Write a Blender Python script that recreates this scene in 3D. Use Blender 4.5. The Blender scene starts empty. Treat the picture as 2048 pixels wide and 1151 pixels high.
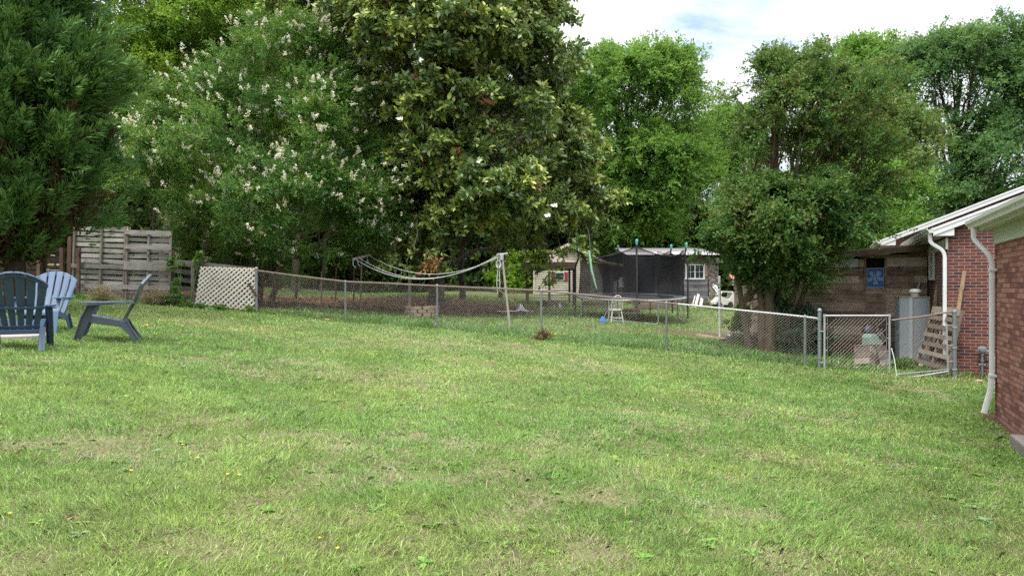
import bpy, math, random
import numpy as np
from mathutils import Vector, Matrix

RAD = math.radians
F, CX, CY = 1384.0, 1024.0, 575.5          # focal length and centre of a 2048 wide frame
SC = bpy.context.scene
COL = SC.collection
random.seed(7)


def at(px, py, d):
    return Vector(((px - CX) / F * d, d, (CY - py) / F * d))


# ------------------------------------------------------------------ terrain
CP = np.array([
    (-6.5, 9.2, -.80), (-6.3, 10.8, -.78), (-7.3, 11, -.72), (-11.5, 20, -.37), (-13.5, 19, -.3), (-8.1, 19.7, -.60),
    (-7.2, 19.5, -.63), (-4.6, 19.1, -1.03), (-2, 18.5, -1.16), (.71, 16.9, -1.26), (3.57, 16, -1.54),
    (6.18, 14.6, -1.79), (6.4, 14.4, -1.78), (9, 14.1, -1.80), (7.05, 10.1, -1.87), (6.3, 8.5, -2.0), (5, 6, -1.85),
    (9.22, 14.65, -1.72), (4, 24.4, -1.16), (3.55, 24, -1.19), (6.2, 17.2, -1.46), (0, 19, -1.1), (-5.1, 23.5, -.93),
    (-3.1, 24.5, -.93), (-7, 26, -.74), (-3, 35, -.40), (0, 40, -.3), (-12, 40, .05), (6, 40, -.5), (12, 40, -.7),
    (6, 20, -1.42), (9, 17.2, -1.66), (8.5, 18, -1.6), (7, 33, -.82), (.74, 33, -.9), (9.5, 30, -.85), (4.5, 29, -1.0),
    (-3, 4, -1.08), (0, 4, -1.33), (3, 4.5, -1.6), (0, 10, -1.32), (-3, 10, -1.08), (3, 10, -1.58), (-10, 30, -.4), (-9, 15, -.62)])


def _plane(x):
    return -1.33 - .081 * np.clip(x, -14, 10)


def gz(x, y):
    x = np.asarray(x, float); y = np.asarray(y, float)
    num = np.zeros(np.broadcast(x, y).shape); den = np.full(num.shape, .12)
    for cx, cy, cz in CP:
        w = np.exp(-((x - cx) ** 2 + (y - cy) ** 2) / (2 * 2.6 ** 2))
        num = num + w * (cz - _plane(cx)); den = den + w
    far = np.clip((y - 30) / 20, 0, 1)
    return _plane(x) * (1 - .6 * far) - .25 * far + num / den * (1 - .3 * far)


def ground(x, y):
    return Vector((x, y, float(gz(x, y))))


# ------------------------------------------------------------------ numpy noise
def vnoise(x, y, seed=0):
    xi = np.floor(x).astype(np.int64); yi = np.floor(y).astype(np.int64)
    fx = x - xi; fy = y - yi
    fx = fx * fx * (3 - 2 * fx); fy = fy * fy * (3 - 2 * fy)

    def h(a, b):
        n = (a * 374761393 + b * 668265263 + seed * 1442695041) & 0x7fffffff
        n = ((n ^ (n >> 13)) * 1274126177) & 0x7fffffff
        return ((n ^ (n >> 16)) & 0xffff) / 65535.0
    return (h(xi, yi) * (1 - fx) + h(xi + 1, yi) * fx) * (1 - fy) + (h(xi, yi + 1) * (1 - fx) + h(xi + 1, yi + 1) * fx) * fy


def fbm(x, y, seed=0, o=4):
    s = 0; a = .5; t = 0
    for k in range(o):
        s = s + a * vnoise(x * 2 ** k + 17.3 * k, y * 2 ** k - 9.1 * k, seed + k); t += a; a *= .5
    return s / t


def gzn(x, y):
    """terrain with the small unevenness of the lawn"""
    x = np.asarray(x, float); y = np.asarray(y, float)
    return gz(x, y) + (fbm(x * 1.7, y * 1.7, 3) - .5) * .04 * (np.abs(x) < 18)


# ------------------------------------------------------------------ mesh builders
class MB:
    def __init__(self):
        self.v, self.f, self.t = [], [], []

    def add(self, vs, fs, tint=.5):
        o = len(self.v)
        self.v += [tuple(p) for p in vs]
        self.f += [tuple(i + o for i in q) for q in fs]
        self.t += [tint] * len(fs)
        return self

    def box(self, c, s, M=None, tint=.5):
        c = Vector(c); hx, hy, hz = s[0] / 2, s[1] / 2, s[2] / 2
        vs = [Vector((x * hx, y * hy, z * hz)) for x in (-1, 1) for y in (-1, 1) for z in (-1, 1)]
        if M is not None:
            vs = [M @ p for p in vs]
        return self.add([p + c for p in vs], [(0, 1, 3, 2), (4, 6, 7, 5), (0, 4, 5, 1), (2, 3, 7, 6), (0, 2, 6, 4), (1, 5, 7, 3)], tint)

    def beam(self, a, b, w, h, up=(0, 0, 1), tint=.5):
        a = Vector(a); b = Vector(b); d = (b - a); L = d.length
        if L < 1e-6:
            return self
        d.normalize(); up = Vector(up)
        s = d.cross(up)
        if s.length < 1e-4:
            s = d.cross(Vector((0, 1, 0)))
        s.normalize(); u = s.cross(d)
        M = Matrix((s, d, u)).transposed()
        return self.box((a + b) / 2, (w, L, h), M, tint)

    def tube(self, pts, r, n=8, tint=.5, cap=True):
        pts = [Vector(p) for p in pts]
        rs = r if isinstance(r, (list, tuple)) else [r] * len(pts)
        ring = []; nrm = None; o = len(self.v); vs = []
        for i, p in enumerate(pts):
            t = (pts[min(i + 1, len(pts) - 1)] - pts[max(i - 1, 0)])
            if t.length < 1e-9:
                t = Vector((0, 0, 1))
            t.normalize()
            if nrm is None:
                nrm = t.orthogonal()
            nrm = nrm - t * nrm.dot(t)
            if nrm.length < 1e-6:
                nrm = t.orthogonal()
            nrm.normalize(); b = t.cross(nrm)
            vs += [p + (nrm * math.cos(2 * math.pi * k / n) + b * math.sin(2 * math.pi * k / n)) * rs[i] for k in range(n)]
        fs = [(i * n + k, i * n + (k + 1) % n, (i + 1) * n + (k + 1) % n, (i + 1) * n + k) for i in range(len(pts) - 1) for k in range(n)]
        if cap:
            fs.append(tuple(range(n - 1, -1, -1))); fs.append(tuple((len(pts) - 1) * n + k for k in range(n)))
        return self.add(vs, fs, tint)

    def prism(self, poly, vec, tint=.5):
        vec = Vector(vec); n = len(poly); a = [Vector(p) for p in poly]
        fs = [tuple(range(n - 1, -1, -1)), tuple(range(n, 2 * n))] + [(k, (k + 1) % n, n + (k + 1) % n, n + k) for k in range(n)]
        return self.add(a + [p + vec for p in a], fs, tint)

    def lathe(self, prof, c=(0, 0, 0), n=20, tint=.5, M=None):
        c = Vector(c); vs = []
        for r, z in prof:
            for k in range(n):
                p = Vector((r * math.cos(2 * math.pi * k / n), r * math.sin(2 * math.pi * k / n), z))
                vs.append((M @ p if M is not None else p) + c)
        fs = [(i * n + k, i * n + (k + 1) % n, (i + 1) * n + (k + 1) % n, (i + 1) * n + k) for i in range(len(prof) - 1) for k in range(n)]
        return self.add(vs, fs, tint)

    def build(self, name, mat, parent=None, smooth=False, bevel=0, loc=None):
        me = bpy.data.meshes.new(name)
        me.from_pydata(self.v, [], self.f)
        at_ = me.attributes.new('tint', 'FLOAT', 'FACE')
        at_.data.foreach_set('value', np.array(self.t, np.float32))
        if smooth:
            me.polygons.foreach_set('use_smooth', [True] * len(me.polygons))
        me.materials.append(mat)
        me.update()
        o = bpy.data.objects.new(name, me)
        COL.objects.link(o)
        if parent is not None:
            o.parent = parent
        if loc is not None:
            o.location = loc
        if bevel:
            m = o.modifiers.new('edge', 'BEVEL'); m.width = bevel; m.segments = 2; m.limit_method = 'ANGLE'
        if smooth:
            try:
                me.set_sharp_from_angle(angle=RAD(40))
            except Exception:
                pass
        return o


def fast_mesh(name, V, Q, tint, mat, parent=None, color=None):
    """V (n,3), Q (m,k) index array"""
    me = bpy.data.meshes.new(name)
    m, k = Q.shape
    me.vertices.add(len(V)); me.vertices.foreach_set('co', V.astype(np.float32).ravel())
    me.loops.add(m * k); me.loops.foreach_set('vertex_index', Q.astype(np.int32).ravel())
    me.polygons.add(m); me.polygons.foreach_set('loop_start', np.arange(0, m * k, k, dtype=np.int32))
    try:
        me.polygons.foreach_set('loop_total', np.full(m, k, np.int32))
    except Exception:
        pass
    if tint is not None:
        a = me.attributes.new('tint', 'FLOAT', 'FACE'); a.data.foreach_set('value', tint.astype(np.float32))
    if color is not None:
        a = me.attributes.new('shade', 'FLOAT_COLOR', 'FACE')
        c = np.ones((m, 4), np.float32); c[:, :3] = color
        a.data.foreach_set('color', c.ravel())
    me.materials.append(mat)
    me.update(calc_edges=True); me.validate()
    o = bpy.data.objects.new(name, me); COL.objects.link(o)
    if parent is not None:
        o.parent = parent
    return o


def tag(o, label=None, cat=None, group=None, kind=None):
    if label: o['label'] = label
    if cat: o['category'] = cat
    if group: o['group'] = group
    if kind: o['kind'] = kind
    return o


def thing(name, label, cat, loc=(0, 0, 0), rz=0, group=None):
    o = bpy.data.objects.new(name, None); COL.objects.link(o)
    o.location = loc; o.rotation_euler = (0, 0, rz); o.empty_display_size = .1
    return tag(o, label, cat, group)


def copy_tree(o, parent=None):
    c = o.copy(); COL.objects.link(c)
    if parent is not None:
        c.parent = parent
    for ch in list(o.children):
        copy_tree(ch, c)
    return c


# ------------------------------------------------------------------ materials
class NT:
    def __init__(self, name):
        self.m = bpy.data.materials.new(name); self.m.use_nodes = True
        self.t = self.m.node_tree; self.t.nodes.clear()
        self.out = self.n('ShaderNodeOutputMaterial')

    def n(self, typ, **kw):
        nd = self.t.nodes.new(typ)
        for k, v in kw.items():
            if k.startswith('i_'):
                nd.inputs[k[2:].replace('_', ' ')].default_value = v
            else:
                setattr(nd, k, v)
        return nd

    def l(self, a, b):
        self.t.links.new(a, b)

    def ramp(self, fac, stops):
        r = self.n('ShaderNodeValToRGB'); e = r.color_ramp.elements
        while len(e) < len(stops):
            e.new(.5)
        for i, (p, c) in enumerate(stops):
            e[i].position = p; e[i].color = (c[0], c[1], c[2], 1)
        self.l(fac, r.inputs[0])
        return r.outputs[0]

    def noise(self, scale, detail=4, rough=.6, vec=None, sc3=None, coord='Object'):
        nz = self.n('ShaderNodeTexNoise'); nz.inputs['Scale'].default_value = scale
        nz.inputs['Detail'].default_value = detail; nz.inputs['Roughness'].default_value = rough
        if vec is None:
            tc = self.n('ShaderNodeTexCoord'); vec = tc.outputs[coord]
        if sc3:
            mp = self.n('ShaderNodeMapping'); mp.inputs['Scale'].default_value = sc3
            self.l(vec, mp.inputs['Vector']); vec = mp.outputs[0]
        self.l(vec, nz.inputs['Vector'])
        return nz.outputs['Fac']

    def mix(self, fac, a, b, mode='MIX'):
        mx = self.n('ShaderNodeMix', data_type='RGBA', blend_type=mode)
        ins = [s for s in mx.inputs if s.type == 'RGBA']
        f = mx.inputs[0]
        if isinstance(fac, (int, float)): f.default_value = fac
        else: self.l(fac, f)
        for s, v in zip(ins, (a, b)):
            if isinstance(v, (tuple, list)): s.default_value = (v[0], v[1], v[2], 1)
            else: self.l(v, s)
        return [o for o in mx.outputs if o.type == 'RGBA'][0]

    def math(self, op, a, b=0.0, clamp=False):
        m = self.n('ShaderNodeMath', operation=op, use_clamp=clamp)
        for i, v in enumerate((a, b)):
            if isinstance(v, (int, float)): m.inputs[i].default_value = v
            else: self.l(v, m.inputs[i])
        return m.outputs[0]

    def tint(self, name='tint', col=False):
        a = self.n('ShaderNodeAttribute', attribute_name=name)
        return a.outputs['Color'] if col else a.outputs['Fac']

    def pbr(self, color, rough=.6, metal=0, bump=None, bstr=.3, bdist=.01, spec=.5):
        p = self.n('ShaderNodeBsdfPrincipled')
        if isinstance(color, (tuple, list)): p.inputs['Base Color'].default_value = (*color, 1)
        else: self.l(color, p.inputs['Base Color'])
        if isinstance(rough, (int, float)): p.inputs['Roughness'].default_value = rough
        else: self.l(rough, p.inputs['Roughness'])
        p.inputs['Metallic'].default_value = metal
        p.inputs['Specular IOR Level'].default_value = spec
        if bump is not None:
            b = self.n('ShaderNodeBump'); b.inputs['Strength'].default_value = bstr; b.inputs['Distance'].default_value = bdist
            self.l(bump, b.inputs['Height']); self.l(b.outputs[0], p.inputs['Normal'])
        self.l(p.outputs[0], self.out.inputs[0])
        return p


def paint(name, c, rough=.45, dirt=.25, scale=3, dirtcol=None, metal=0, bstr=.1):
    """painted or plastic surface with uneven wear"""
    t = NT(name)
    f1 = t.noise(scale, 6, .65); f2 = t.noise(scale * 9, 3)
    dc = dirtcol or tuple(x * .55 for x in c)
    k = t.math('MULTIPLY', t.math('SUBTRACT', f1, .42), dirt * 5, True)
    col = t.mix(k, c, dc)
    col = t.mix(t.math('MULTIPLY', f2, .25), col, tuple(min(1, x * 1.25) for x in c))
    t.pbr(col, rough, metal, f2, bstr, .004)
    return t.m


def wood(name, dark, mid, light, axis='x', scale=2.2, rough=.85, knots=True):
    """weathered boards: per board tint, grain stretched along the board, knots and stains"""
    t = NT(name)
    s3 = {'x': (.12, 1, 1), 'y': (1, .12, 1), 'z': (1, 1, .12)}[axis]
    s3 = tuple(x * scale for x in s3)
    g = t.noise(9, 6, .7, sc3=s3); st = t.noise(1.6, 4, .6); kn = t.noise(5, 2, .5, sc3=tuple(.4 + .6 * x for x in s3))
    a = t.math('ADD', t.math('MULTIPLY', t.tint(), .75), t.math('MULTIPLY', t.math('SUBTRACT', g, .5), .9))
    a = t.math('ADD', a, t.math('MULTIPLY', t.math('SUBTRACT', st, .5), .8), True)
    col = t.ramp(a, [(.05, dark), (.45, mid), (.9, light)])
    if knots:
        col = t.mix(t.math('MULTIPLY', t.math('SUBTRACT', kn, .64), 7, True), col, tuple(x * .35 for x in dark))
    t.pbr(col, rough, 0, g, .5, .006, spec=.25)
    return t.m


def brick_mat(name, c1, c2, c3, mortar, bw=.203, rh=.0677, mortar_sz=.011, weather=None):
    t = NT(name)
    tc = t.n('ShaderNodeTexCoord'); sp = t.n('ShaderNodeSeparateXYZ'); t.l(tc.outputs['Object'], sp.inputs[0])
    cb = t.n('ShaderNodeCombineXYZ')
    t.l(t.math('ADD', sp.outputs[0], sp.outputs[1]), cb.inputs[0]); t.l(sp.outputs[2], cb.inputs[1])
    b = t.n('ShaderNodeTexBrick'); t.l(cb.outputs[0], b.inputs['Vector'])
    b.inputs['Color1'].default_value = (0, 0, 0, 1); b.inputs['Color2'].default_value = (1, 1, 1, 1); b.inputs['Mortar'].default_value = (.5, .5, .5, 1)
    b.inputs['Scale'].default_value = 1; b.inputs['Brick Width'].default_value = bw; b.inputs['Row Height'].default_value = rh
    b.inputs['Mortar Size'].default_value = mortar_sz / 2; b.inputs['Mortar Smooth'].default_value = .15; b.inputs['Bias'].default_value = 0
    n1 = t.noise(60, 4, .7); n2 = t.noise(1.3, 4, .6)
    v = t.math('ADD', b.outputs['Color'], t.math('MULTIPLY', t.math('SUBTRACT', n1, .5), .5), True)
    col = t.ramp(v, [(.05, c3), (.3, c1), (.75, c2), (1, tuple(x * 1.12 for x in c2))])
    col = t.mix(t.math('MULTIPLY', t.math('SUBTRACT', n2, .52), 2.2, True), col, t.mix(.55, col, (.16, .12, .10)))
    if weather:
        z0, z1, wc = weather
        g = t.n('ShaderNodeMapRange'); g.inputs[1].default_value = z0; g.inputs[2].default_value = z1; g.inputs[3].default_value = 1; g.inputs[4].default_value = 0
        t.l(t.math('ADD', sp.outputs[2], t.math('MULTIPLY', n2, .5)), g.inputs[0])
        col = t.mix(t.math('MULTIPLY', g.outputs[0], .6), col, wc)
    col = t.mix(b.outputs['Fac'], col, mortar)
    h = t.math('SUBTRACT', t.math('MULTIPLY', n1, .25), b.outputs['Fac'])
    t.pbr(col, .9, 0, h, .7, .01, spec=.2)
    return t.m


def leaf_mat(name, stops, rough=.6, trans=.3, back=None, spec=.22):
    t = NT(name)
    col = t.ramp(t.tint(), stops)
    if back:
        ge = t.n('ShaderNodeNewGeometry')
        col = t.mix(t.math('MULTIPLY', ge.outputs['Backfacing'], .5), col, back)
    p = t.n('ShaderNodeBsdfPrincipled'); t.l(col, p.inputs['Base Color'])
    p.inputs['Roughness'].default_value = rough; p.inputs['Specular IOR Level'].default_value = spec
    tr = t.n('ShaderNodeBsdfTranslucent'); t.l(t.mix(.35, col, (.30, .42, .04)), tr.inputs[0])
    mx = t.n('ShaderNodeMixShader'); mx.inputs[0].default_value = trans
    t.l(p.outputs[0], mx.inputs[1]); t.l(tr.outputs[0], mx.inputs[2]); t.l(mx.outputs[0], t.out.inputs[0])
    return t.m


def metal_mat(name, c, rough=.5, metal=.7, spots=(.3, .3, .3), amt=.4, scale=25):
    t = NT(name)
    f = t.noise(scale, 5, .7); g = t.noise(3, 3)
    col = t.mix(t.math('MULTIPLY', t.math('ADD', f, g), amt), c, spots)
    t.pbr(col, rough, metal, f, .15, .003)
    return t.m

EXPOSURE = 1.33; GRASS = 1.0; LEAF = 1.0; CLOUD_Z = 17.9
# ------------------------------------------------------------------ camera, light, sky
cam = bpy.data.cameras.new('camera'); cam.sensor_width = 36; cam.lens = F / 2048 * 36; cam.clip_end = 2000; cam.clip_start = .05
camo = bpy.data.objects.new('camera', cam); COL.objects.link(camo)
camo.location = (0, 0, 0); camo.rotation_euler = (RAD(90), 0, 0); SC.camera = camo

SUN_EL, SUN_AZ = RAD(66), RAD(212)          # azimuth clockwise from +Y: behind the camera, to its left
sd = Vector((math.sin(SUN_AZ) * math.cos(SUN_EL), math.cos(SUN_AZ) * math.cos(SUN_EL), math.sin(SUN_EL)))
sl = bpy.data.lights.new('sun', 'SUN'); sl.energy = 1.5; sl.angle = RAD(11); sl.color = (1, .95, .87)
so = bpy.data.objects.new('sun', sl); COL.objects.link(so); so.location = (0, 0, 30)
so.rotation_euler = (-sd).to_track_quat('-Z', 'Y').to_euler()

W = bpy.data.worlds.new('World'); SC.world = W; W.use_nodes = True
wt = W.node_tree; wt.nodes.clear()
def wn(t, **k):
    n = wt.nodes.new(t)
    for a, b in k.items(): setattr(n, a, b)
    return n
def wm(op, a, b=0., clamp=False):
    m = wn('ShaderNodeMath', operation=op, use_clamp=clamp)
    for i, v in enumerate((a, b)):
        if isinstance(v, (int, float)): m.inputs[i].default_value = v
        else: wt.links.new(v, m.inputs[i])
    return m.outputs[0]
sky = wn('ShaderNodeTexSky', sky_type='NISHITA', sun_disc=False, sun_elevation=SUN_EL, sun_rotation=SUN_AZ, altitude=200)
tc = wn('ShaderNodeTexCoord'); sp = wn('ShaderNodeSeparateXYZ'); wt.links.new(tc.outputs['Generated'], sp.inputs[0])
den = wm('ADD', wm('MAXIMUM', sp.outputs[2], 0.0), .18)
cb = wn('ShaderNodeCombineXYZ')
wt.links.new(wm('DIVIDE', sp.outputs[0], den), cb.inputs[0]); wt.links.new(wm('DIVIDE', sp.outputs[1], den), cb.inputs[1])
cb.inputs[2].default_value = CLOUD_Z
n1 = wn('ShaderNodeTexNoise'); n1.inputs['Scale'].default_value = 1.15; n1.inputs['Detail'].default_value = 8; n1.inputs['Roughness'].default_value = .58
n1.inputs['Distortion'].default_value = .35
wt.links.new(cb.outputs[0], n1.inputs['Vector'])
n2 = wn('ShaderNodeTexNoise'); n2.inputs['Scale'].default_value = 4.5; n2.inputs['Detail'].default_value = 6; wt.links.new(cb.outputs[0], n2.inputs['Vector'])
cl = wm('MULTIPLY', wm('SUBTRACT', wm('ADD', n1.outputs['Fac'], wm('MULTIPLY', n2.outputs['Fac'], .12)), .365), 7., True)
cc = wn('ShaderNodeMix', data_type='RGBA')
rg = [s for s in cc.inputs if s.type == 'RGBA']
wt.links.new(n2.outputs['Fac'], cc.inputs[0]); rg[0].default_value = (.86, .92, 1.0, 1); rg[1].default_value = (1.10, 1.11, 1.12, 1)
mx = wn('ShaderNodeMix', data_type='RGBA'); rg2 = [s for s in mx.inputs if s.type == 'RGBA']
wt.links.new(cl, mx.inputs[0])
skb = wn('ShaderNodeMix', data_type='RGBA', blend_type='MIX'); rg3 = [s for s in skb.inputs if s.type == 'RGBA']
skb.inputs[0].default_value = .85; wt.links.new(sky.outputs[0], rg3[0]); rg3[1].default_value = (2.3, 3.1, 4.4, 1)
wt.links.new([o for o in skb.outputs if o.type == 'RGBA'][0], rg2[0])
lm = wn('ShaderNodeVectorMath', operation='SCALE')
wt.links.new([o for o in cc.outputs if o.type == 'RGBA'][0], lm.inputs[0]); wt.links.new(lm.outputs[0], rg2[1])
# an overcast sky is brighter overhead than towards the horizon
s2 = wm('POWER', wm('MAXIMUM', sp.outputs[2], 0.0), 2.0)
lum = wm('ADD', 3.7, wm('MULTIPLY', s2, 17.0))
bg = wn('ShaderNodeBackground'); wt.links.new(lum, lm.inputs['Scale'])
bg.inputs[1].default_value = .105
wt.links.new([o for o in mx.outputs if o.type == 'RGBA'][0], bg.inputs[0])
wo = wn('ShaderNodeOutputWorld'); wt.links.new(bg.outputs[0], wo.inputs[0])

SC.view_settings.view_transform = 'Standard'; SC.view_settings.look = 'None'; SC.view_settings.gamma = 1
SC.view_settings.exposure = EXPOSURE
SC.render.engine = 'CYCLES'
SC.cycles.max_bounces = 6; SC.cycles.diffuse_bounces = 3; SC.cycles.glossy_bounces = 2; SC.cycles.transmission_bounces = 4
SC.cycles.transparent_max_bounces = 12; SC.cycles.sample_clamp_indirect = 4; SC.cycles.use_denoising = False
SC.render.use_persistent_data = False

# ------------------------------------------------------------------ ground masks
FENCE = [(-7.2, 19.5), (-4.6, 19.1), (-2.0, 18.5), (.71, 16.9), (3.57, 16.0), (6.18, 14.6), (6.4, 14.4)]
fx_ = np.array([-40] + [p[0] for p in FENCE] + [9, 40.]); fy_ = np.array([19.6] + [p[1] for p in FENCE] + [14.1, 14.1])


def behind_fence(x, y):
    return y - np.interp(x, fx_, fy_)


def sstep(a, b, v):
    t = np.clip((v - a) / (b - a), 0, 1); return t * t * (3 - 2 * t)


def mulch_mask(x, y):
    n = fbm(x * .6, y * .6, 5)
    m = sstep(25.2, 26.6, y + (n - .5) * 4) * (1 - sstep(32.0, 33.5, y + (n - .5) * 3)) * (1 - sstep(.2, 2.4, x + (n - .5) * 3))
    m = np.maximum(m, sstep(20.0, 20.6, y + (n - .5) * 2) * (1 - sstep(-7.9, -7.2, x)) * (1 - sstep(32, 34, y)))
    e = np.hypot((x - 5.6) / 1.6, (y - 21.6) / 1.1)            # worn soil in front of the toy car
    m = np.maximum(m, .55 * (1 - sstep(.5, 1.1, e + (n - .5) * .8)))
    e = np.hypot((x - 8.1) / 1.7, (y - 15.2) / .9)             # bare soil inside the gate
    m = np.maximum(m, .8 * (1 - sstep(.5, 1.1, e + (n - .5) * .8)))
    e = np.hypot((x - 9.6) / 1.2, (y - 14.0) / .5)
    m = np.maximum(m, .7 * (1 - sstep(.5, 1.1, e + (n - .5) * .8)))
    # strip of red soil along the foot of the near house
    t = (x - 7.05) * .909 - (y - 10.1) * .418
    m = np.maximum(m, .9 * sstep(-.24, -.05, t + (n - .5) * .3) * (y < 10.4))
    for (px, py, sx, sy) in ((-5.5, 7.6, .30, .12), (-5.1, 7.2, .34, .10), (-5.9, 8.0, .24, .08)):   # scraped patches on the lawn
        e = np.hypot((x - px) / sx, (y - py) / sy)
        m = np.maximum(m, .85 * (1 - sstep(.5, 1.2, e + (n - .5) * 1.2)))
    return m


def thin_mask(x, y):
    """0 lush .. 1 thatch showing"""
    n = fbm(x * .55, y * .55, 21, 5); n2 = fbm(x * 2.2, y * 2.2, 31, 4)
    n3 = fbm(x * 6, y * 6, 35, 3)
    b = .95 * sstep(.51, .70, n * .38 + n2 * .34 + n3 * .28 + .055 * sstep(9, 4, y))
    return b * np.where(behind_fence(x, y) > -.6, .15, 1.0)


gxs = np.concatenate([np.linspace(-90, -18, 24, endpoint=False), np.arange(-18, 16, .14), np.linspace(16, 90, 24)])
gys = np.concatenate([np.linspace(-40, 1.5, 20, endpoint=False), np.arange(1.5, 34, .14), np.linspace(34, 160, 40)])
GX, GY = np.meshgrid(gxs, gys)
GZ = gzn(GX, GY)
V = np.stack([GX.ravel(), GY.ravel(), GZ.ravel()], 1)
nx, ny = len(gxs), len(gys)
ii = (np.arange(ny - 1)[:, None] * nx + np.arange(nx - 1)[None]).ravel()
Q = np.stack([ii, ii + 1, ii + nx + 1, ii + nx], 1)
t = NT('lawn_soil')
ma = t.tint('mulch'); th = t.tint('thin')
nf = t.noise(45, 5, .7); nm = t.noise(6, 5, .65); nb = t.noise(140, 3, .7)
green = t.ramp(nf, [(.3, (.022, .032, .010)), (.5, (.075, .10, .028)), (.7, (.16, .19, .06))])
that = t.ramp(nb, [(.25, (.085, .07, .042)), (.5, (.21, .18, .105)), (.72, (.36, .31, .20))])
soil = t.ramp(nb, [(.25, (.028, .016, .011)), (.5, (.10, .055, .036)), (.75, (.20, .13, .085))])
c = t.mix(t.math('ADD', t.math('MULTIPLY', th, .55), t.math('MULTIPLY', t.math('SUBTRACT', nm, .3), .9), True), green, that)
c = t.mix(t.math('MULTIPLY', ma, t.math('ADD', nm, .75), True), c, soil)
t.pbr(c, .95, 0, nb, .8, .015, spec=.1)
go = fast_mesh('ground', V, Q, None, t.m)
for nm_, fn in (('mulch', mulch_mask), ('thin', thin_mask)):
    a = go.data.attributes.new(nm_, 'FLOAT', 'POINT'); a.data.foreach_set('value', fn(GX, GY).ravel().astype(np.float32))
go.data.polygons.foreach_set('use_smooth', [True] * len(go.data.polygons))
tag(go, 'sloping back yard ground of grass, thatch and bare soil', 'ground', kind='structure')

# ------------------------------------------------------------------ grass
rng = np.random.default_rng(11)


def scatter(n, d0, d1, wid=.86, pad=.8):
    d = np.sqrt(rng.uniform(d0 ** 2, d1 ** 2, n))
    x = rng.uniform(-1, 1, n) * (wid * d + pad)
    k = (x > -17) & (x < 14)
    return x[k], d[k]


def c2loc(x, y, ox, oy):
    return (x - ox) * .9085 - (y - oy) * .4179, (x - ox) * .4179 + (y - oy) * .9085


def free(x, y):
    lx, ly = c2loc(x, y, 7.05, 10.1)
    ok = ~((lx > -.03) & (ly < .02))
    lx, ly = c2loc(x, y, 9.22, 14.65)
    ok &= ~((lx > -.05) & (ly > -.03)) & ~((ly > 3.15) & (lx > -5.9))
    ok &= ~(np.hypot((x + 7.62) / .8, (y - 10.15) / .5) < 1)
    return ok


def grass_part(n, d0, d1, wmin):
    x, y = scatter(n, d0, d1)
    bf = behind_fence(x, y); mu = mulch_mask(x, y); th = thin_mask(x, y)
    u = rng.random(len(x))
    clump = fbm(x * 1.3, y * 1.3, 41, 4); fine = vnoise(x * 5, y * 5, 47)
    keep = (u > th * .22) & (rng.random(len(x)) > mu * 1.15) & free(x, y) & (rng.random(len(x)) < .8 + .4 * fine)
    x, y, bf, th, clump, fine = (a[keep] for a in (x, y, bf, th, clump, fine)); n = len(x)
    d = y
    tall = sstep(.64, .78, clump) * .8
    h = rng.gamma(6, 1 / 6, n) * (.024 + .012 * sstep(.4, .7, fine)) * (1 - .12 * th) * (1 + .35 * tall)
    edge = sstep(-.25, .15, bf)
    h = np.where(bf > -.3, h * (1 + edge * (1.9 - 1.5 * sstep(.6, 2.5, bf))), h)
    w = np.maximum(.0042, d * wmin) * rng.uniform(.7, 1.3, n) * (1 + .5 * (rng.random(n) < .08))
    z = gzn(x, y) - .010
    az = rng.uniform(0, 2 * np.pi, n); lean = np.clip(rng.normal(.85, .5, n), 0, 2.4) + .4 * th
    comb = fbm(x * .9, y * .9, 77, 3) * 12
    az = np.where(rng.random(n) < .5, comb + rng.normal(0, .7, n), az)
    B = np.stack([x, y, z], 1)
    fa = rng.uniform(0, 2 * np.pi, n)
    S = np.stack([np.cos(fa), np.sin(fa), 0 * fa], 1) * (w / 2)[:, None]
    k = 1 / np.sqrt(1 + lean ** 2)
    T = B + np.stack([np.cos(az) * lean * k, np.sin(az) * lean * k, k], 1) * h[:, None] * 1.25
    M = B + (T - B) * .55 + np.array([0, 0, 1.]) * (h * lean * .16)[:, None]
    V = np.stack([B - S, B + S, M + S * .8, T, M - S * .8], 1).reshape(-1, 3)
    Q = np.arange(n * 5).reshape(-1, 5)
    # colour of each blade: fresh, yellowish, bluish or dry
    big = fbm(x * .35, y * .35, 61, 4); mid = fbm(x * 1.1, y * 1.1, 67, 3)
    fresh = np.array([.198, .330, .084]); yel = np.array([.290, .388, .112]); blu = np.array([.135, .225, .080]); dry = np.array([.44, .39, .24]); drk = np.array([.095, .155, .04])
    a = sstep(.38, .66, big * .6 + mid * .4)[:, None]
    c = fresh * (1 - a) + yel * a
    bl = (sstep(.48, .75, fbm(x * .9, y * .9, 71, 4)) * .28)[:, None]; c = c * (1 - bl) + blu * bl
    c = np.where((tall > .3)[:, None] & (rng.random(n) < .5)[:, None], drk * .25 + c * .75, c)
    e = (edge * .75)[:, None]; c = c * (1 - e) + np.array([.135, .300, .062]) * e
    # stronger green towards the house on the right, colour darkened for its shadow
    g = (sstep(3.2, 6.2, x - .12 * (y - 8)) * sstep(15, 12, y) * .55)[:, None]; c = c * (1 - g) + np.array([.135, .250, .050]) * g
    c = c * (.84 + .34 * vnoise(x * 9, y * 9, 91) * (1 - .4 * sstep(8, 16, d)) + .10 * vnoise(x * 3, y * 3, 92))[:, None]
    pd = .08 + .45 * th
    isd = rng.random(n) < pd
    c = np.where(isd[:, None], dry * rng.uniform(.55, 1.1, (n, 1)), c * rng.uniform(.6, 1.42, (n, 1)))
    return V, Q, c


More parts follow.
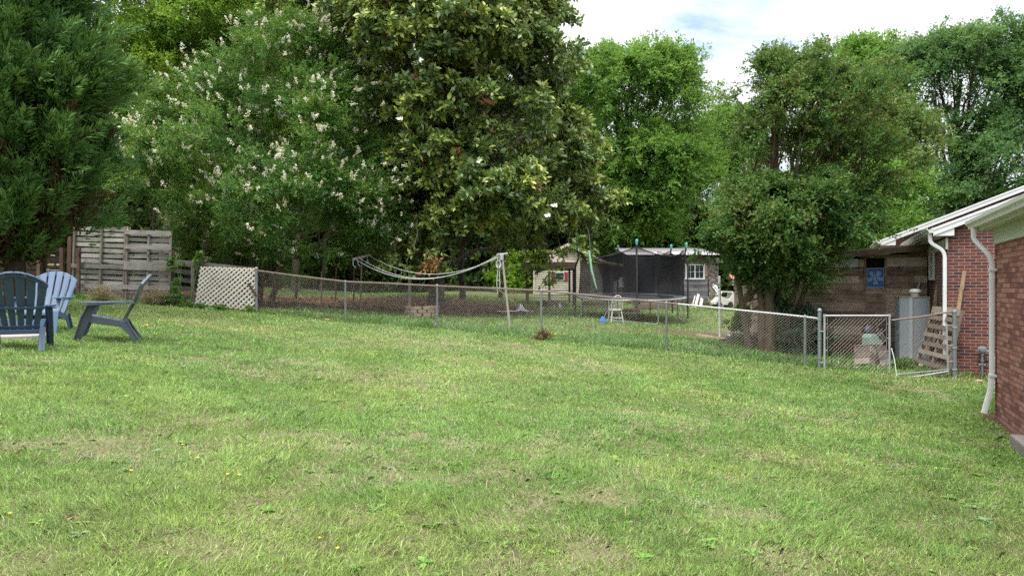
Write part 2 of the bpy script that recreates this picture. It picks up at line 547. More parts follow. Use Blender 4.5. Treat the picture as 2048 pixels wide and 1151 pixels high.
Vs, Qs, Cs = [], [], []; off = 0
for (n, d0, d1, wm_) in ((330000, 2.5, 4.5, .0009), (480000, 4.5, 8, .0010), (370000, 8, 13, .0011), (300000, 13, 20, .0012), (170000, 20, 36, .0014)):
    v, q, c = grass_part(int(n * GRASS), d0, d1, wm_)
    Vs.append(v); Qs.append(q + off); Cs.append(c); off += len(v)
t = NT('grass_blade')
col = t.tint('shade', True)
p = t.n('ShaderNodeBsdfPrincipled'); t.l(col, p.inputs['Base Color']); p.inputs['Roughness'].default_value = .55; p.inputs['Specular IOR Level'].default_value = .3
tr = t.n('ShaderNodeBsdfTranslucent'); t.l(col, tr.inputs[0])
m = t.n('ShaderNodeMixShader'); m.inputs[0].default_value = .35; t.l(p.outputs[0], m.inputs[1]); t.l(tr.outputs[0], m.inputs[2]); t.l(m.outputs[0], t.out.inputs[0])
GRASS_MAT = t.m
gr = fast_mesh('grass', np.concatenate(Vs), np.concatenate(Qs), None, t.m, color=np.concatenate(Cs))
tag(gr, 'patchy mown lawn grass with straw coloured thin spots', 'grass', kind='stuff')
del Vs, Qs, Cs

# broad leaved weeds in the lawn: clover, plantain rosettes and chickweed mats
n = 2800
x, y = scatter(n, 2.8, 15); k = free(x, y) & (mulch_mask(x, y) < .2); x, y = x[k], y[k]
# a few dense mats on the right of the lawn
for (mx_, my_, s, c_) in ((3.1, 7.6, .35, 60), (4.0, 6.6, .35, 60), (4.6, 9.2, .3, 50), (3.8, 5.4, .25, 40), (5.2, 7.7, .3, 40), (1.1, 4.2, .2, 30)):
    x = np.append(x, rng.normal(mx_, s, c_)); y = np.append(y, rng.normal(my_, s * .5, c_))
LV, LQ, LC = [], [], []; o = 0
for i in range(len(x)):
    m = rng.integers(5, 10); s = rng.uniform(.018, .048) * (1.4 if rng.random() < .12 else 1)
    zc = float(gzn(x[i], y[i])); a0 = rng.uniform(0, 6.28)
    cc = np.array([.14, .27, .05]) if rng.random() < .55 else (np.array([.23, .37, .06]) if rng.random() < .5 else np.array([.18, .27, .13]))
    for j in range(m):
        a = a0 + 6.283 * j / m + rng.normal(0, .3); up = rng.uniform(.1, .45)
        dv = np.array([math.cos(a), math.sin(a), up]) * s * rng.uniform(.7, 1.2); sv = np.array([-math.sin(a), math.cos(a), 0]) * s * .30
        b = np.array([x[i], y[i], zc + .008])
        LV += [b, b + dv * .5 + sv, b + dv - [0, 0, s * .2], b + dv * .5 - sv]; LQ.append([o, o + 1, o + 2, o + 3]); o += 4
        LC.append(cc * rng.uniform(.7, 1.3))
wd = fast_mesh('lawn_weeds', np.array(LV), np.array(LQ), None, GRASS_MAT, color=np.array(LC))
tag(wd, 'low broad leaved weeds and clover growing in the lawn', 'weeds', kind='stuff')

# fallen leaves on the mulch bed under the trees
n = 16000
x = rng.uniform(-14, 3.5, n); y = rng.uniform(19.8, 34, n); k = (rng.random(n) < mulch_mask(x, y) * .95 + .03) & (behind_fence(x, y) > .3); x, y = x[k], y[k]; n = len(x)
z = gzn(x, y) + rng.uniform(.005, .04, n); a = rng.uniform(0, 6.28, n); s = rng.uniform(.04, .10, n)
D = np.stack([np.cos(a), np.sin(a), rng.normal(0, .3, n)], 1) * s[:, None]; S = np.stack([-np.sin(a), np.cos(a), rng.normal(0, .3, n)], 1) * (s * .4)[:, None]
B = np.stack([x, y, z], 1)
V = np.stack([B - D, B + S, B + D, B - S], 1).reshape(-1, 3)
pal = np.array([(.16, .075, .04), (.10, .05, .032), (.24, .13, .07), (.30, .19, .11), (.07, .035, .025)])
fl = fast_mesh('fallen_leaves', V, np.arange(n * 4).reshape(-1, 4), None, GRASS_MAT, color=pal[rng.integers(0, 5, n)] * rng.uniform(.7, 1.2, (n, 1)))
tag(fl, 'brown fallen leaves covering the bed under the trees', 'fallen leaves', kind='stuff')
# ------------------------------------------------------------------ shared materials
WHITE = paint('white_gutter_paint', (.60, .61, .61), .4, .18, 2.5, (.40, .40, .37))
WHITE_DIRTY = paint('stained_white_paint', (.50, .52, .48), .55, .3, 2.0, (.40, .42, .34))
SOFFIT = paint('soffit_paint', (.46, .48, .40), .6, .25, 1.5, (.33, .36, .27))
SHINGLE = metal_mat('roof_shingle', (.06, .06, .065), .95, 0, (.13, .125, .12), .5, 40)
BRICK_NEAR = brick_mat('worn_red_brick', (.20, .078, .060), (.29, .140, .110), (.13, .058, .052), (.075, .044, .038), weather=(-2.1, -1.35, (.17, .125, .10)), mortar_sz=.010)
BRICK_FAR = brick_mat('red_brick_pale_mortar', (.105, .034, .029), (.145, .050, .040), (.066, .035, .040), (.30, .25, .215), weather=(-1.9, -1.45, (.16, .085, .06)))
GLASS = metal_mat('dark_window_glass', (.03, .036, .04), .08, 0, (.05, .055, .06), .3, 4)
ROT = RAD(-24.7)


def gutter(mb, x, y0, y1, z):
    prof = [(x, z - .115), (x - .075, z - .115), (x - .085, z - .075), (x - .115, z - .045), (x - .12, z), (x - .108, z), (x - .10, z - .04), (x - .012, z - .095), (x - .012, z), (x, z)]
    mb.prism([(a, y0, b) for a, b in prof], (0, y1 - y0, 0))
    return mb


def spout(pts, w=.085, dd=.06):
    """square downspout with rounded elbows and crimped joints"""
    mb = MB(); P = [Vector(p) for p in pts]; o = None
    for i in range(len(P)):
        d = (P[min(i + 1, len(P) - 1)] - P[max(i - 1, 0)]).normalized()
        s = Vector((0, 1, 0)); n = d.cross(s).normalized()
        q = []
        for k in range(12):
            a = 2 * math.pi * (k + .5) / 12; ca, sa = math.cos(a), math.sin(a); m_ = max(abs(ca), abs(sa)) ** .7
            q.append(P[i] + s * (ca / m_ * w / 2) + n * (sa / m_ * dd / 2))
        if o is not None:
            mb.add(o + q, [(k, (k + 1) % 12, 12 + (k + 1) % 12, 12 + k) for k in range(12)])
        else:
            mb.add(q, [tuple(range(12))])
        o = q
    mb.add(o, [tuple(range(11, -1, -1))])
    return mb


def bend(a, b, c, n=5, r=.35):
    a, b, c = Vector(a), Vector(b), Vector(c); out = []
    p = b + (a - b) * r; q = b + (c - b) * r
    for i in range(n + 1):
        t_ = i / n; out.append(p * (1 - t_) ** 2 + b * 2 * t_ * (1 - t_) + q * t_ ** 2)
    return out


# ------------------------------------------------------------------ near brick house on the right
nh = thing('brick_house', 'weathered red brick house with stained white gutter, nearest building at the right edge', 'house', (7.05, 10.1, 0), ROT)
ZT = .635
MB().prism([(0, -10, -2.6), (8, -10, -2.6), (8, -10, ZT), (0, -10, ZT)], (0, 10, 0)).build('wall', BRICK_NEAR, nh)
MB().box((-.012, -5.0, ZT + .11), (.022, 10.02, .22)).box((4, .012, ZT + .11), (8, .022, .22)).build('frieze_board', SOFFIT, nh)
m = MB().box((-.10, -4.85, ZT + .232), (.165, 10.3, .02))
for k in range(26):
    m.box((-.10, -9.9 + k * .4, ZT + .2205), (.165, .008, .003))
m.build('soffit', SOFFIT, nh)
m = MB(); ez = ZT + .215
m.prism([(-.19, -10, ez), (-.19, -10, ez + .14), (4, -10, ez + .14 + 4.19 * .4), (8.19, -10, ez + .14), (8.19, -10, ez + .02), (4, -10, ez + 4.19 * .4)], (0, 10.3, 0)).build('roof', SHINGLE, nh)
m = MB().box((-.192, -4.85, ez + .07), (.02, 10.3, .16))
m.prism([(-.19, .302, ez - .01), (-.19, .302, ez + .15), (4, .302, ez + .15 + 4.19 * .4), (4, .302, ez + 4.19 * .4 - .01)], (0, .02, 0))
m.build('fascia', WHITE_DIRTY, nh)
g_ = gutter(MB(), -.204, -10, .33, ez + .15).build('gutter', paint('gutter_enamel', (.60, .61, .56), .35, .25, 3, (.36, .37, .31)), nh)
zg = ez + .03
pts = [(-.262, .02, zg), (-.262, .02, zg - .05)] + bend((-.262, .02, zg - .05), (-.262, .02, zg - .17), (-.07, -.07, zg - .42)) + bend((-.262, .02, zg - .17), (-.055, -.08, zg - .44), (-.055, -.08, zg - .8)) + [(-.055, -.08, -1.28)]
spout(pts).build('downspout', WHITE, nh, smooth=True)
spout([(-.057, -.08, -1.25), (-.06, -.08, -1.36), (-.075, -.08, -1.5), (-.15, -.08, -1.82)], .095, .068).build('spout_shoe', WHITE, nh, smooth=True)
for z in (.26, -1.27):
    MB().box((-.04, -.08, z), (.10, .118, .03)).build('spout_strap', WHITE, nh)
st = thing('concrete_step', 'rough grey concrete step at the foot of the near brick wall', 'step', ground(5.86, 7.75) - Vector((0, 0, .04)), ROT)
MB().box((0, 0, .02), (.34, .7, .36)).build('tread', paint('rough_concrete', (.16, .145, .13), .95, .5, 5, (.09, .08, .07), bstr=.8), st, bevel=.02)

# ------------------------------------------------------------------ far brick house with its gable end towards the camera
fh = thing('brick_house', 'far red brick house with white rake boards and gable end behind the gate', 'house', (9.22, 14.65, 0), ROT)
Z2 = 1.23; SL = .40; WD = 9.0


def gable_block(x0, y0, y1, wd, zt, parent, zb=-2.4):
    xm = x0 + wd / 2; h = SL * wd / 2
    MB().prism([(x0, y0, zb), (x0 + wd, y0, zb), (x0 + wd, y0, zt), (xm, y0, zt + h), (x0, y0, zt)], (0, y1 - y0, 0)).build('wall', BRICK_FAR, parent)
    a = .26; ya = y0 - .16
    r = MB()
    for s in (1, -1):
        X = lambda q: xm + s * (q - xm)
        lo = [(X(x0 - a), ya, zt - SL * a + .012), (X(xm), ya, zt + h + .012), (X(xm), ya, zt + h + .15), (X(x0 - a), ya, zt - SL * a + .15)]
        r.prism(lo, (0, y1 - ya, 0))
    r.build('roof', SHINGLE, parent)
    f = MB()
    for s in (1, -1):
        X = lambda q: xm + s * (q - xm)
        f.prism([(X(x0 - a - .02), ya - .022, zt - SL * a - .02), (X(xm), ya - .022, zt + h + .0), (X(xm), ya - .022, zt + h + .135), (X(x0 - a - .02), ya - .022, zt - SL * a + .125)], (0, .02, 0))
        f.prism([(X(x0 - a - .02), ya - .034, zt - SL * a + .085), (X(xm), ya - .034, zt + h + .105), (X(xm), ya - .034, zt + h + .15), (X(x0 - a - .02), ya - .034, zt - SL * a + .14)], (0, .011, 0))
        f.prism([(X(x0 - a - .02), ya, zt - SL * a - .03), (X(x0 + .10), ya, zt - SL * a - .03), (X(x0 + .10), ya, zt + .07), (X(x0 - a - .02), ya, zt - SL * a + .0)], (0, .155, 0))
    f.build('rake_board', WHITE, parent)
    e = MB().box((x0 - a - .01, (ya + y1) / 2, zt - SL * a + .075), (.018, y1 - ya - .02, .14))
    e.box((x0 - a / 2 - .01, (.0 + y0 + y1) / 2, zt - SL * a - .02), (a - .03, y1 - y0, .012))
    e.box((x0 - .012, (y0 + y1) / 2, zt - .29), (.02, y1 - y0 - .02, .22))
    e.box((x0 - .013, y0 + .012, zt - .29), (.045, .05, .24))
    e.build('eave_trim', WHITE_DIRTY, parent)
    gutter(MB(), x0 - a - .022, ya - .03, y1, zt - SL * a + .15).build('gutter', WHITE_DIRTY, parent)


gable_block(0, 0, 6, WD, Z2, fh)
gable_block(-.62, 6.0, 14, WD + 2, Z2 + .15, fh)
zg = Z2 - SL * .26 + .03
pts = [(-.33, -.06, zg), (-.33, -.06, zg - .06)] + bend((-.33, -.06, zg - .06), (-.32, -.06, zg - .2), (-.08, -.03, zg - .36)) + bend((-.32, -.06, zg - .2), (-.055, -.02, zg - .38), (-.055, -.02, zg - .8)) + [(-.055, -.02, -1.5)]
spout(pts, .10, .075).build('downspout', WHITE, fh, smooth=True)
w_ = MB()
for (b, s) in (((-.02, 2.0, .55), (.05, .05, .66)), ((-.02, 2.72, .55), (.05, .05, .66)), ((-.02, 2.36, .86), (.05, .77, .05)), ((-.02, 2.36, .22), (.07, .80, .06)), ((-.02, 2.36, .55), (.04, .70, .03))):
    w_.box(b, s)
w_ = w_.build('window', WHITE_DIRTY, fh)
MB().box((-.004, 2.36, .55), (.012, .68, .62)).build('pane', GLASS, w_)

# gas meter on the gable wall
GREY_PIPE = metal_mat('painted_grey_pipe', (.24, .27, .29), .5, .4, (.14, .15, .16), .4)
gm = thing('gas_meter', 'grey gas meter and regulator on the far brick wall behind the near downspout', 'gas meter', (0, 0, 0), ROT)
gm.location = Vector((9.22, 14.65, -1.72))
m = MB().tube([(.60, -.10, -.1), (.60, -.10, .40)], .022, 10)
for z in (.12, .2, .33):
    m.tube([(.60, -.10, z), (.60, -.10, z + .035)], .034, 6)
m.tube([(.60, -.10, .42), (.74, -.10, .42), (.78, -.10, .40), (.79, -.10, .30)], .018, 8)
m.tube([(.535, -.10, .135), (.665, -.10, .135)], .014, 6)
m.build('riser_pipe', GREY_PIPE, gm, smooth=True)
MR = Matrix.Rotation(RAD(90), 3, 'X')
MB().lathe([(0, -.05), (.05, -.05), (.062, -.015), (.085, -.01), (.085, .012), (.06, .02), (.045, .05), (0, .055)], (.60, -.10, .44), 20, M=MR).tube([(.60, -.10, .50), (.60, -.10, .53)], .025, 8).build('regulator', GREY_PIPE, gm, smooth=True)
m = MB().box((.87, -.10, .24), (.24, .15, .12)).tube([(.79, -.10, .28), (.79, -.10, .34)], .03, 8).tube([(.95, -.10, .28), (.95, -.10, .34)], .03, 8)
m.build('meter_head', metal_mat('pale_grey_casting', (.42, .44, .44), .5, .3, (.25, .26, .26), .4), gm, bevel=.02)
MB().prism([(.78, -.18, -.02), (.96, -.18, -.02), (.99, -.18, .08), (.99, -.18, .18), (.75, -.18, .18), (.75, -.18, .08)], (0, .16, 0)).build('meter_body', paint('dull_olive_paint', (.22, .21, .14), .5, .3, 6), gm, bevel=.02)

# ------------------------------------------------------------------ plank shed against the far house
SHW = wood('shed_planks', (.11, .074, .058), (.31, .228, .182), (.54, .455, .38), 'x', 2.0)
FASC = wood('shed_fascia', (.06, .035, .026), (.12, .078, .06), (.2, .15, .12), 'x', 1.5)
sh = thing('plank_shed', 'brown weathered plank shed leaning against the far brick house, blue fan in its opening', 'shed', (9.22, 14.65, 0), ROT)
ys = 3.2; xL = -4.72
rs = random.Random(5)
roofz = lambda x: 1.00 + .072 * (x + .2)
m = MB(); z = -1.24; wx0, wx1, wz0, wz1 = -1.40, -.98, .02, .76
k = 0
while z < .97:
    h = rs.choice([.14, .18, .19, .235, .24])
    top = min(z + h, .98)
    cuts = [xL] + sorted(rs.uniform(xL + .4, -.3) for _ in range(rs.choice([1, 2, 2]))) + [-.02]
    cuts.append(-3.05)
    if z < .02: cuts += [-1.42, -.96]
    cuts = sorted(cuts)
    for a, b in zip(cuts[:-1], cuts[1:]):
        if b - a < .06: continue
        tn = rs.uniform(.1, .9)
        segs = [(a, b)]
        if top > wz0 + .01 and z < wz1 - .01:
            segs = [(a, min(b, wx0)), (max(a, wx1), b)]
        for (p, q) in segs:
            if q - p < .03: continue
            zt_ = min(top, roofz(p) - .04)
            if zt_ - z < .02: continue
            m.box(((p + q) / 2, ys - .012 + rs.uniform(-.006, .006), (z + zt_) / 2), (q - p - .005, .025, zt_ - z - .005), tint=tn)
    z = top
m.build('plank_wall', SHW, sh)
MB().prism([(xL + .05, ys + .34, -1.4), (-.05, ys + .34, -1.4), (-.05, ys + .34, roofz(-.05) - .06), (xL + .05, ys + .34, roofz(xL) - .06)], (0, .05, 0)).build('back_panel', paint('interior_shade', (.02, .016, .015), .9), sh)  # near-black sheet behind the planks, painted as the shade inside the shed
m = MB()
m.box(((xL - .05) / 2, ys - .03, -1.32), (-xL - .05, .08, .14), tint=.35).box((wx0 - .025, ys - .03, .39), (.045, .05, .78), tint=.3).box((wx1 + .025, ys - .03, .39), (.045, .05, .78), tint=.3).box(((wx0 + wx1) / 2, ys - .03, -.012), (.5, .06, .04), tint=.5)
m.build('trim_board', SHW, sh)
for (a, b) in ((-2.62, -2.28), (-2.15, -1.60)):
    MB().box(((a + b) / 2, ys - .036, .655), (b - a, .012, .22)).build('clerestory_panel', paint('grey_plastic_sheet', (.42, .47, .44), .35, .35, 4, (.22, .27, .25)), sh)
m = MB().beam((xL - .2, ys - .30, roofz(xL - .2) + .0), (.0, ys - .30, roofz(0)), .035, .15, tint=.5)
m.build('fascia', FASC, sh)
MB().prism([(xL - .2, ys - .32, roofz(xL - .2) + .075), (0, ys - .32, roofz(0) + .075), (0, ys - .32, roofz(0) + .10), (xL - .2, ys - .32, roofz(xL - .2) + .10)], (0, 3.5, 0)).build('roof', metal_mat('aged_felt', (.16, .14, .12), .9, 0, (.30, .28, .25), .4, 20), sh)
MB().box(((xL - .1) / 2, ys + .02, -1.62), (-xL - .1, .12, .46)).build('brick_footing', BRICK_FAR, sh)
MB().prism([(xL, ys, -1.3), (xL, ys, roofz(xL)), (xL, ys + 2.8, roofz(xL)), (xL, ys + 2.8, -1.3)], (.03, 0, 0), tint=.4).build('side_wall', SHW, sh)

# blue box fan resting in the opening
BLUE = paint('blue_fan_plastic', (.018, .05, .19), .4, .2, 6)
LBLUE = paint('light_blue_fan_blade', (.11, .27, .54), .35, .15, 6)
fan = thing('box_fan', 'blue box fan standing in the dark opening of the plank shed', 'fan', Vector((9.22, 14.65, 0)) + Matrix.Rotation(ROT, 3, 'Z') @ Vector(((wx0 + wx1) / 2, ys + .0, .012)), ROT)
fw, fh_ = .40, .51
m = MB()
for (c_, s_) in (((0, 0, .012), (fw, .05, .022)), ((0, 0, fh_ - .012), (fw, .05, .022)), ((-fw / 2 + .008, 0, fh_ / 2), (.016, .05, fh_ - .05)), ((fw / 2 - .008, 0, fh_ / 2), (.016, .05, fh_ - .05))):
    m.box(c_, s_)
m.build('housing', LBLUE, fan)
MB().box((0, .032, fh_ / 2), (fw - .03, .008, fh_ - .05)).build('back_grille', BLUE, fan)
for k in range(5):
    a = math.pi / 2 + .6 + k * 2 * math.pi / 5; d_ = Vector((math.cos(a), 0, math.sin(a))); s_ = Vector((-math.sin(a), 0, math.cos(a)))
    c0 = Vector((0, .012, fh_ / 2)); poly = [c0 + d_ * .05 + s_ * .026, c0 + d_ * .13 + s_ * .072, c0 + d_ * .185 + s_ * .058, c0 + d_ * .19 - s_ * .03, c0 + d_ * .12 - s_ * .05, c0 + d_ * .05 - s_ * .022]
    MB().prism(poly, (0, .006, 0)).build('blade', LBLUE, fan)
MB().lathe([(0, 0), (.028, 0), (.032, .012)], (0, .0, fh_ / 2), 20, M=MR).lathe([(.046, .0), (.062, .0), (.062, .01), (.046, .01), (.046, 0)], (0, -.002, fh_ / 2), 24, M=MR).build('hub', paint('pale_hub', (.24, .38, .52), .4), fan, smooth=True)
m = MB()
for k in (-3, -1, 1, 3):
    m.tube([(k * .042, -.02, .02), (k * .042, -.02, fh_ - .02)], .0022, 5)
m.build('front_grille', LBLUE, fan)
# ------------------------------------------------------------------ chain link fence
GALV = metal_mat('galvanised_steel', (.30, .325, .345), .5, .55, (.16, .17, .18), .55, 30)
RUST = metal_mat('rusty_rail', (.135, .080, .06), .8, .2, (.23, .185, .16), .55, 12)
WIRE = metal_mat('fence_wire', (.42, .41, .38), .5, .4, (.28, .21, .165), .55, 1.2)
PALE = metal_mat('pale_galvanised_tube', (.50, .52, .53), .45, .45, (.30, .28, .26), .5, 14)
TOPS = [(515, 541), (692, 563), (873, 571), (1082, 581), (1333, 605.5), (1610, 633), (1636, 637)]
fpts = [(x, y, (CY - TOPS[i][1]) / F * y) for i, (x, y) in enumerate(FENCE)]
cum = [0.]
for a, b in zip(FENCE[:-1], FENCE[1:]):
    cum.append(cum[-1] + math.hypot(b[0] - a[0], b[1] - a[1]))
cumn = np.array(cum); fX = np.array([p[0] for p in fpts]); fY = np.array([p[1] for p in fpts]); fZ = np.array([p[2] for p in fpts])


def chain_wires(S, X, Y, Zt, Zb, r=.0020, step=.066, depth=.004):
    """diamond mesh between arc positions S; Zt/Zb top and bottom height along S"""
    mb = MB(); L = S[-1]; H = 1.12; nseg = 5
    for sgn in (1, -1):
        s0 = -H * 1.02 if sgn > 0 else 0
        s = s0
        while s < (L if sgn > 0 else L + H * 1.02):
            pts = []
            for k in range(nseg + 1):
                q = s + sgn * k / nseg * H
                if q < 0 or q > L: continue
                x = np.interp(q, S, X); y = np.interp(q, S, Y); zt = np.interp(q, S, Zt); zb = np.interp(q, S, Zb)
                h = k / nseg
                pts.append((x, y - .03 + sgn * depth * .5, zb + (zt - zb) * h))
            if len(pts) > 1:
                mb.tube(pts, r, 3, cap=False)
            s += step
    return mb


fb_ = np.array([float(gz(x, y)) + .03 for x, y in FENCE])
cf = thing('chain_link_fence', 'long low chain link fence with rusty top rail and grey posts crossing the yard', 'fence', (0, 0, 0))
dense = np.linspace(0, cumn[-1], 60)
wig = (vnoise(dense * .8, dense * 0, 9) - .5) * .03
dt = np.interp(dense, cumn, fZ) + wig * .5
mesh_ = chain_wires(dense, np.interp(dense, cumn, fX), np.interp(dense, cumn, fY), dt + .02, np.interp(dense, cumn, fb_))
k7 = cumn[4]
for (nm, sel, mt) in (('rail', dense <= k7 + .5, RUST), ('rail', dense >= k7 + .2, PALE)):
    s_ = dense[sel]
    o = MB().tube([(np.interp(q, cumn, fX), np.interp(q, cumn, fY), z_) for q, z_ in zip(s_, dt[sel])], .021, 8).build('top_rail', mt, cf, smooth=True)
    o['label'] = 'rusty brown top rail' if mt is RUST else 'pale grey top rail'
for i, (x, y, z) in enumerate(fpts):
    if i in (3,): lean = .01
    else: lean = 0
    big = i in (0, 6); r = .038 if big else .027
    top = z + (.17 if i == 6 else .06 if i == 0 else .015)
    m = MB().tube([(x, y, float(gz(x, y)) - .15), (x + lean, y, top)], r, 12)
    if big:
        m.lathe([(r + .006, -.02), (r + .008, 0), (r, .03), (.02, .045), (0, .05)], (x + lean, y, top), 12)
        for q in (.2, .6, 1.0):
            m.lathe([(r, -.012), (r + .007, -.01), (r + .007, .01), (r, .012)], (x, y, float(gz(x, y)) + q), 12)
    else:
        m.lathe([(r + .004, -.03), (r + .006, 0), (.015, .025), (0, .028)], (x + lean, y, top), 10)
    m.build('post', GALV, cf, smooth=True)
# twisted mesh tops standing above the rail
m = mesh_
for q in np.arange(.05, cumn[-1], .066):
    x = np.interp(q, cumn, fX); y = np.interp(q, cumn, fY); z = np.interp(q, dense, dt)
    a = random.uniform(-.012, .012)
    m.tube([(x - .008, y - .028, z - .02), (x + a, y - .03, z + random.uniform(.03, .05))], .003, 3, cap=False)
m.build('chain_mesh', WIRE, cf)

# gate leaves
def gate(name, label, A, B, zt, zb, latch=False, sag=0, skip_top=False):
    g = thing(name, label, 'gate', (0, 0, 0))
    A = Vector(A); B = Vector(B)
    P = lambda q, z: Vector((A.x + (B.x - A.x) * q, A.y + (B.y - A.y) * q, z))
    ta, tb = zt; ba, bb = zb
    m = MB().tube([P(0, ta), P(1, tb)], .019, 10).tube([P(0, ba), P(1, bb)], .019, 10).tube([P(0, ba - .02), P(0, ta + .012)], .021, 10).tube([P(1, bb - .02), P(1, tb + .012)], .021, 10)
    for q in (0, 1):
        for t_ in ((ta, ba), (tb, bb))[q]:
            m.lathe([(.028, -.03), (.03, 0), (.028, .03)], P(q, t_ - .0), 10)
    m.build('frame', PALE, g, smooth=True)
    L = (B - A).length; S = np.linspace(0, L, 8); q = S / L
    chain_wires(S, A.x + (B.x - A.x) * q, A.y + (B.y - A.y) * q + .03, ta + (tb - ta) * q - .02, ba + (bb - ba) * q + .02, r=.0025, step=.072).build('chain_mesh', WIRE, g)
    for q_, s in ((.045, 1), (.955, -1)):
        m = MB()
        m.tube([P(q_, ba + .03 if s > 0 else bb + .03), P(q_, ta - .03 if s > 0 else tb - .03)], .006, 6)
        for f_ in (.12, .4, .62, .86):
            z0 = (ba if s > 0 else bb); z1 = (ta if s > 0 else tb); zz = z0 + (z1 - z0) * f_
            m.tube([P(0 if s > 0 else 1, zz), P(q_, zz)], .008, 6)
        m.build('tension_bar', GALV, g)
    return g


gA = at(1649, 747, 14.32); gB = at(1779, 749, 14.10)
g1 = gate('chain_link_gate', 'square chain link gate leaf with pale tube frame hung on the tall grey post', (gA.x, gA.y, 0), (gB.x, gB.y, 0), (at(0, 631, 14.32).z, at(0, 631, 14.1).z), (gA.z, gB.z))
hA = at(1640, 0, 14.36)
for z in (-.9, -1.55):
    MB().tube([(hA.x, hA.y, z), (gA.x, gA.y, z)], .012, 6).build('hinge', GALV, g1)
sA = at(1794, 757, 13.72); sB = at(1896, 742, 13.95)
g2 = thing('chain_link_gate', 'sagging second gate leaf with loose bent rails beside the leaning pallet', 'gate', (0, 0, 0))
m = MB().tube([sA, (sA + sB) / 2 + Vector((0, 0, -.012)), sB], .018, 8).tube([at(1786, 749, 13.9), at(1898, 738, 14.05)], .012, 8).tube([sB + Vector((0, 0, -.05)), at(1893, 646, 13.95)], .017, 8)
for y_ in (650, 690, 722):
    m.tube([at(1893, y_, 13.95), at(1908, y_ + 1, 13.98)], .011, 6)
m.tube([at(1783, 696, 14.08), at(1789, 720, 13.9), sA], .009, 6)
m.build('frame', PALE, g2, smooth=True)
MB().tube([at(1783, 640, 14.06), at(1840, 633.5, 14.03), at(1907, 622, 14.0)], .019, 8).build('rail', RUST, g2, smooth=True)
S = np.linspace(0, 1.15, 6); q = S / 1.15
chain_wires(S, sA.x + (sB.x - sA.x) * q, sA.y + (sB.y - sA.y) * q + .05, np.linspace(at(0, 642, 13.8).z, at(0, 628, 13.95).z, 6), sA.z + (sB.z - sA.z) * q, r=.0018, step=.085).build('chain_mesh', RUST, g2)
gp = at(1909, 752, 13.98)
m = MB().tube([(gp.x, gp.y, gp.z - .2), (gp.x, gp.y, at(0, 622, 13.98).z)], .041, 14)
m.lathe([(.047, -.03), (.049, 0), (.04, .02), (0, .03)], (gp.x, gp.y, at(0, 622, 13.98).z), 14)
po = tag(m.build('gate_post', GALV, None, smooth=True), 'thick round grey steel post at the house end of the gates', 'post')
for y_ in (654, 695, 738):
    mm = MB().lathe([(.042, -.014), (.050, -.012), (.050, .012), (.042, .014)], (gp.x, gp.y, at(0, y_, 13.98).z), 14)
    mm.build('collar', PALE, po, smooth=True)

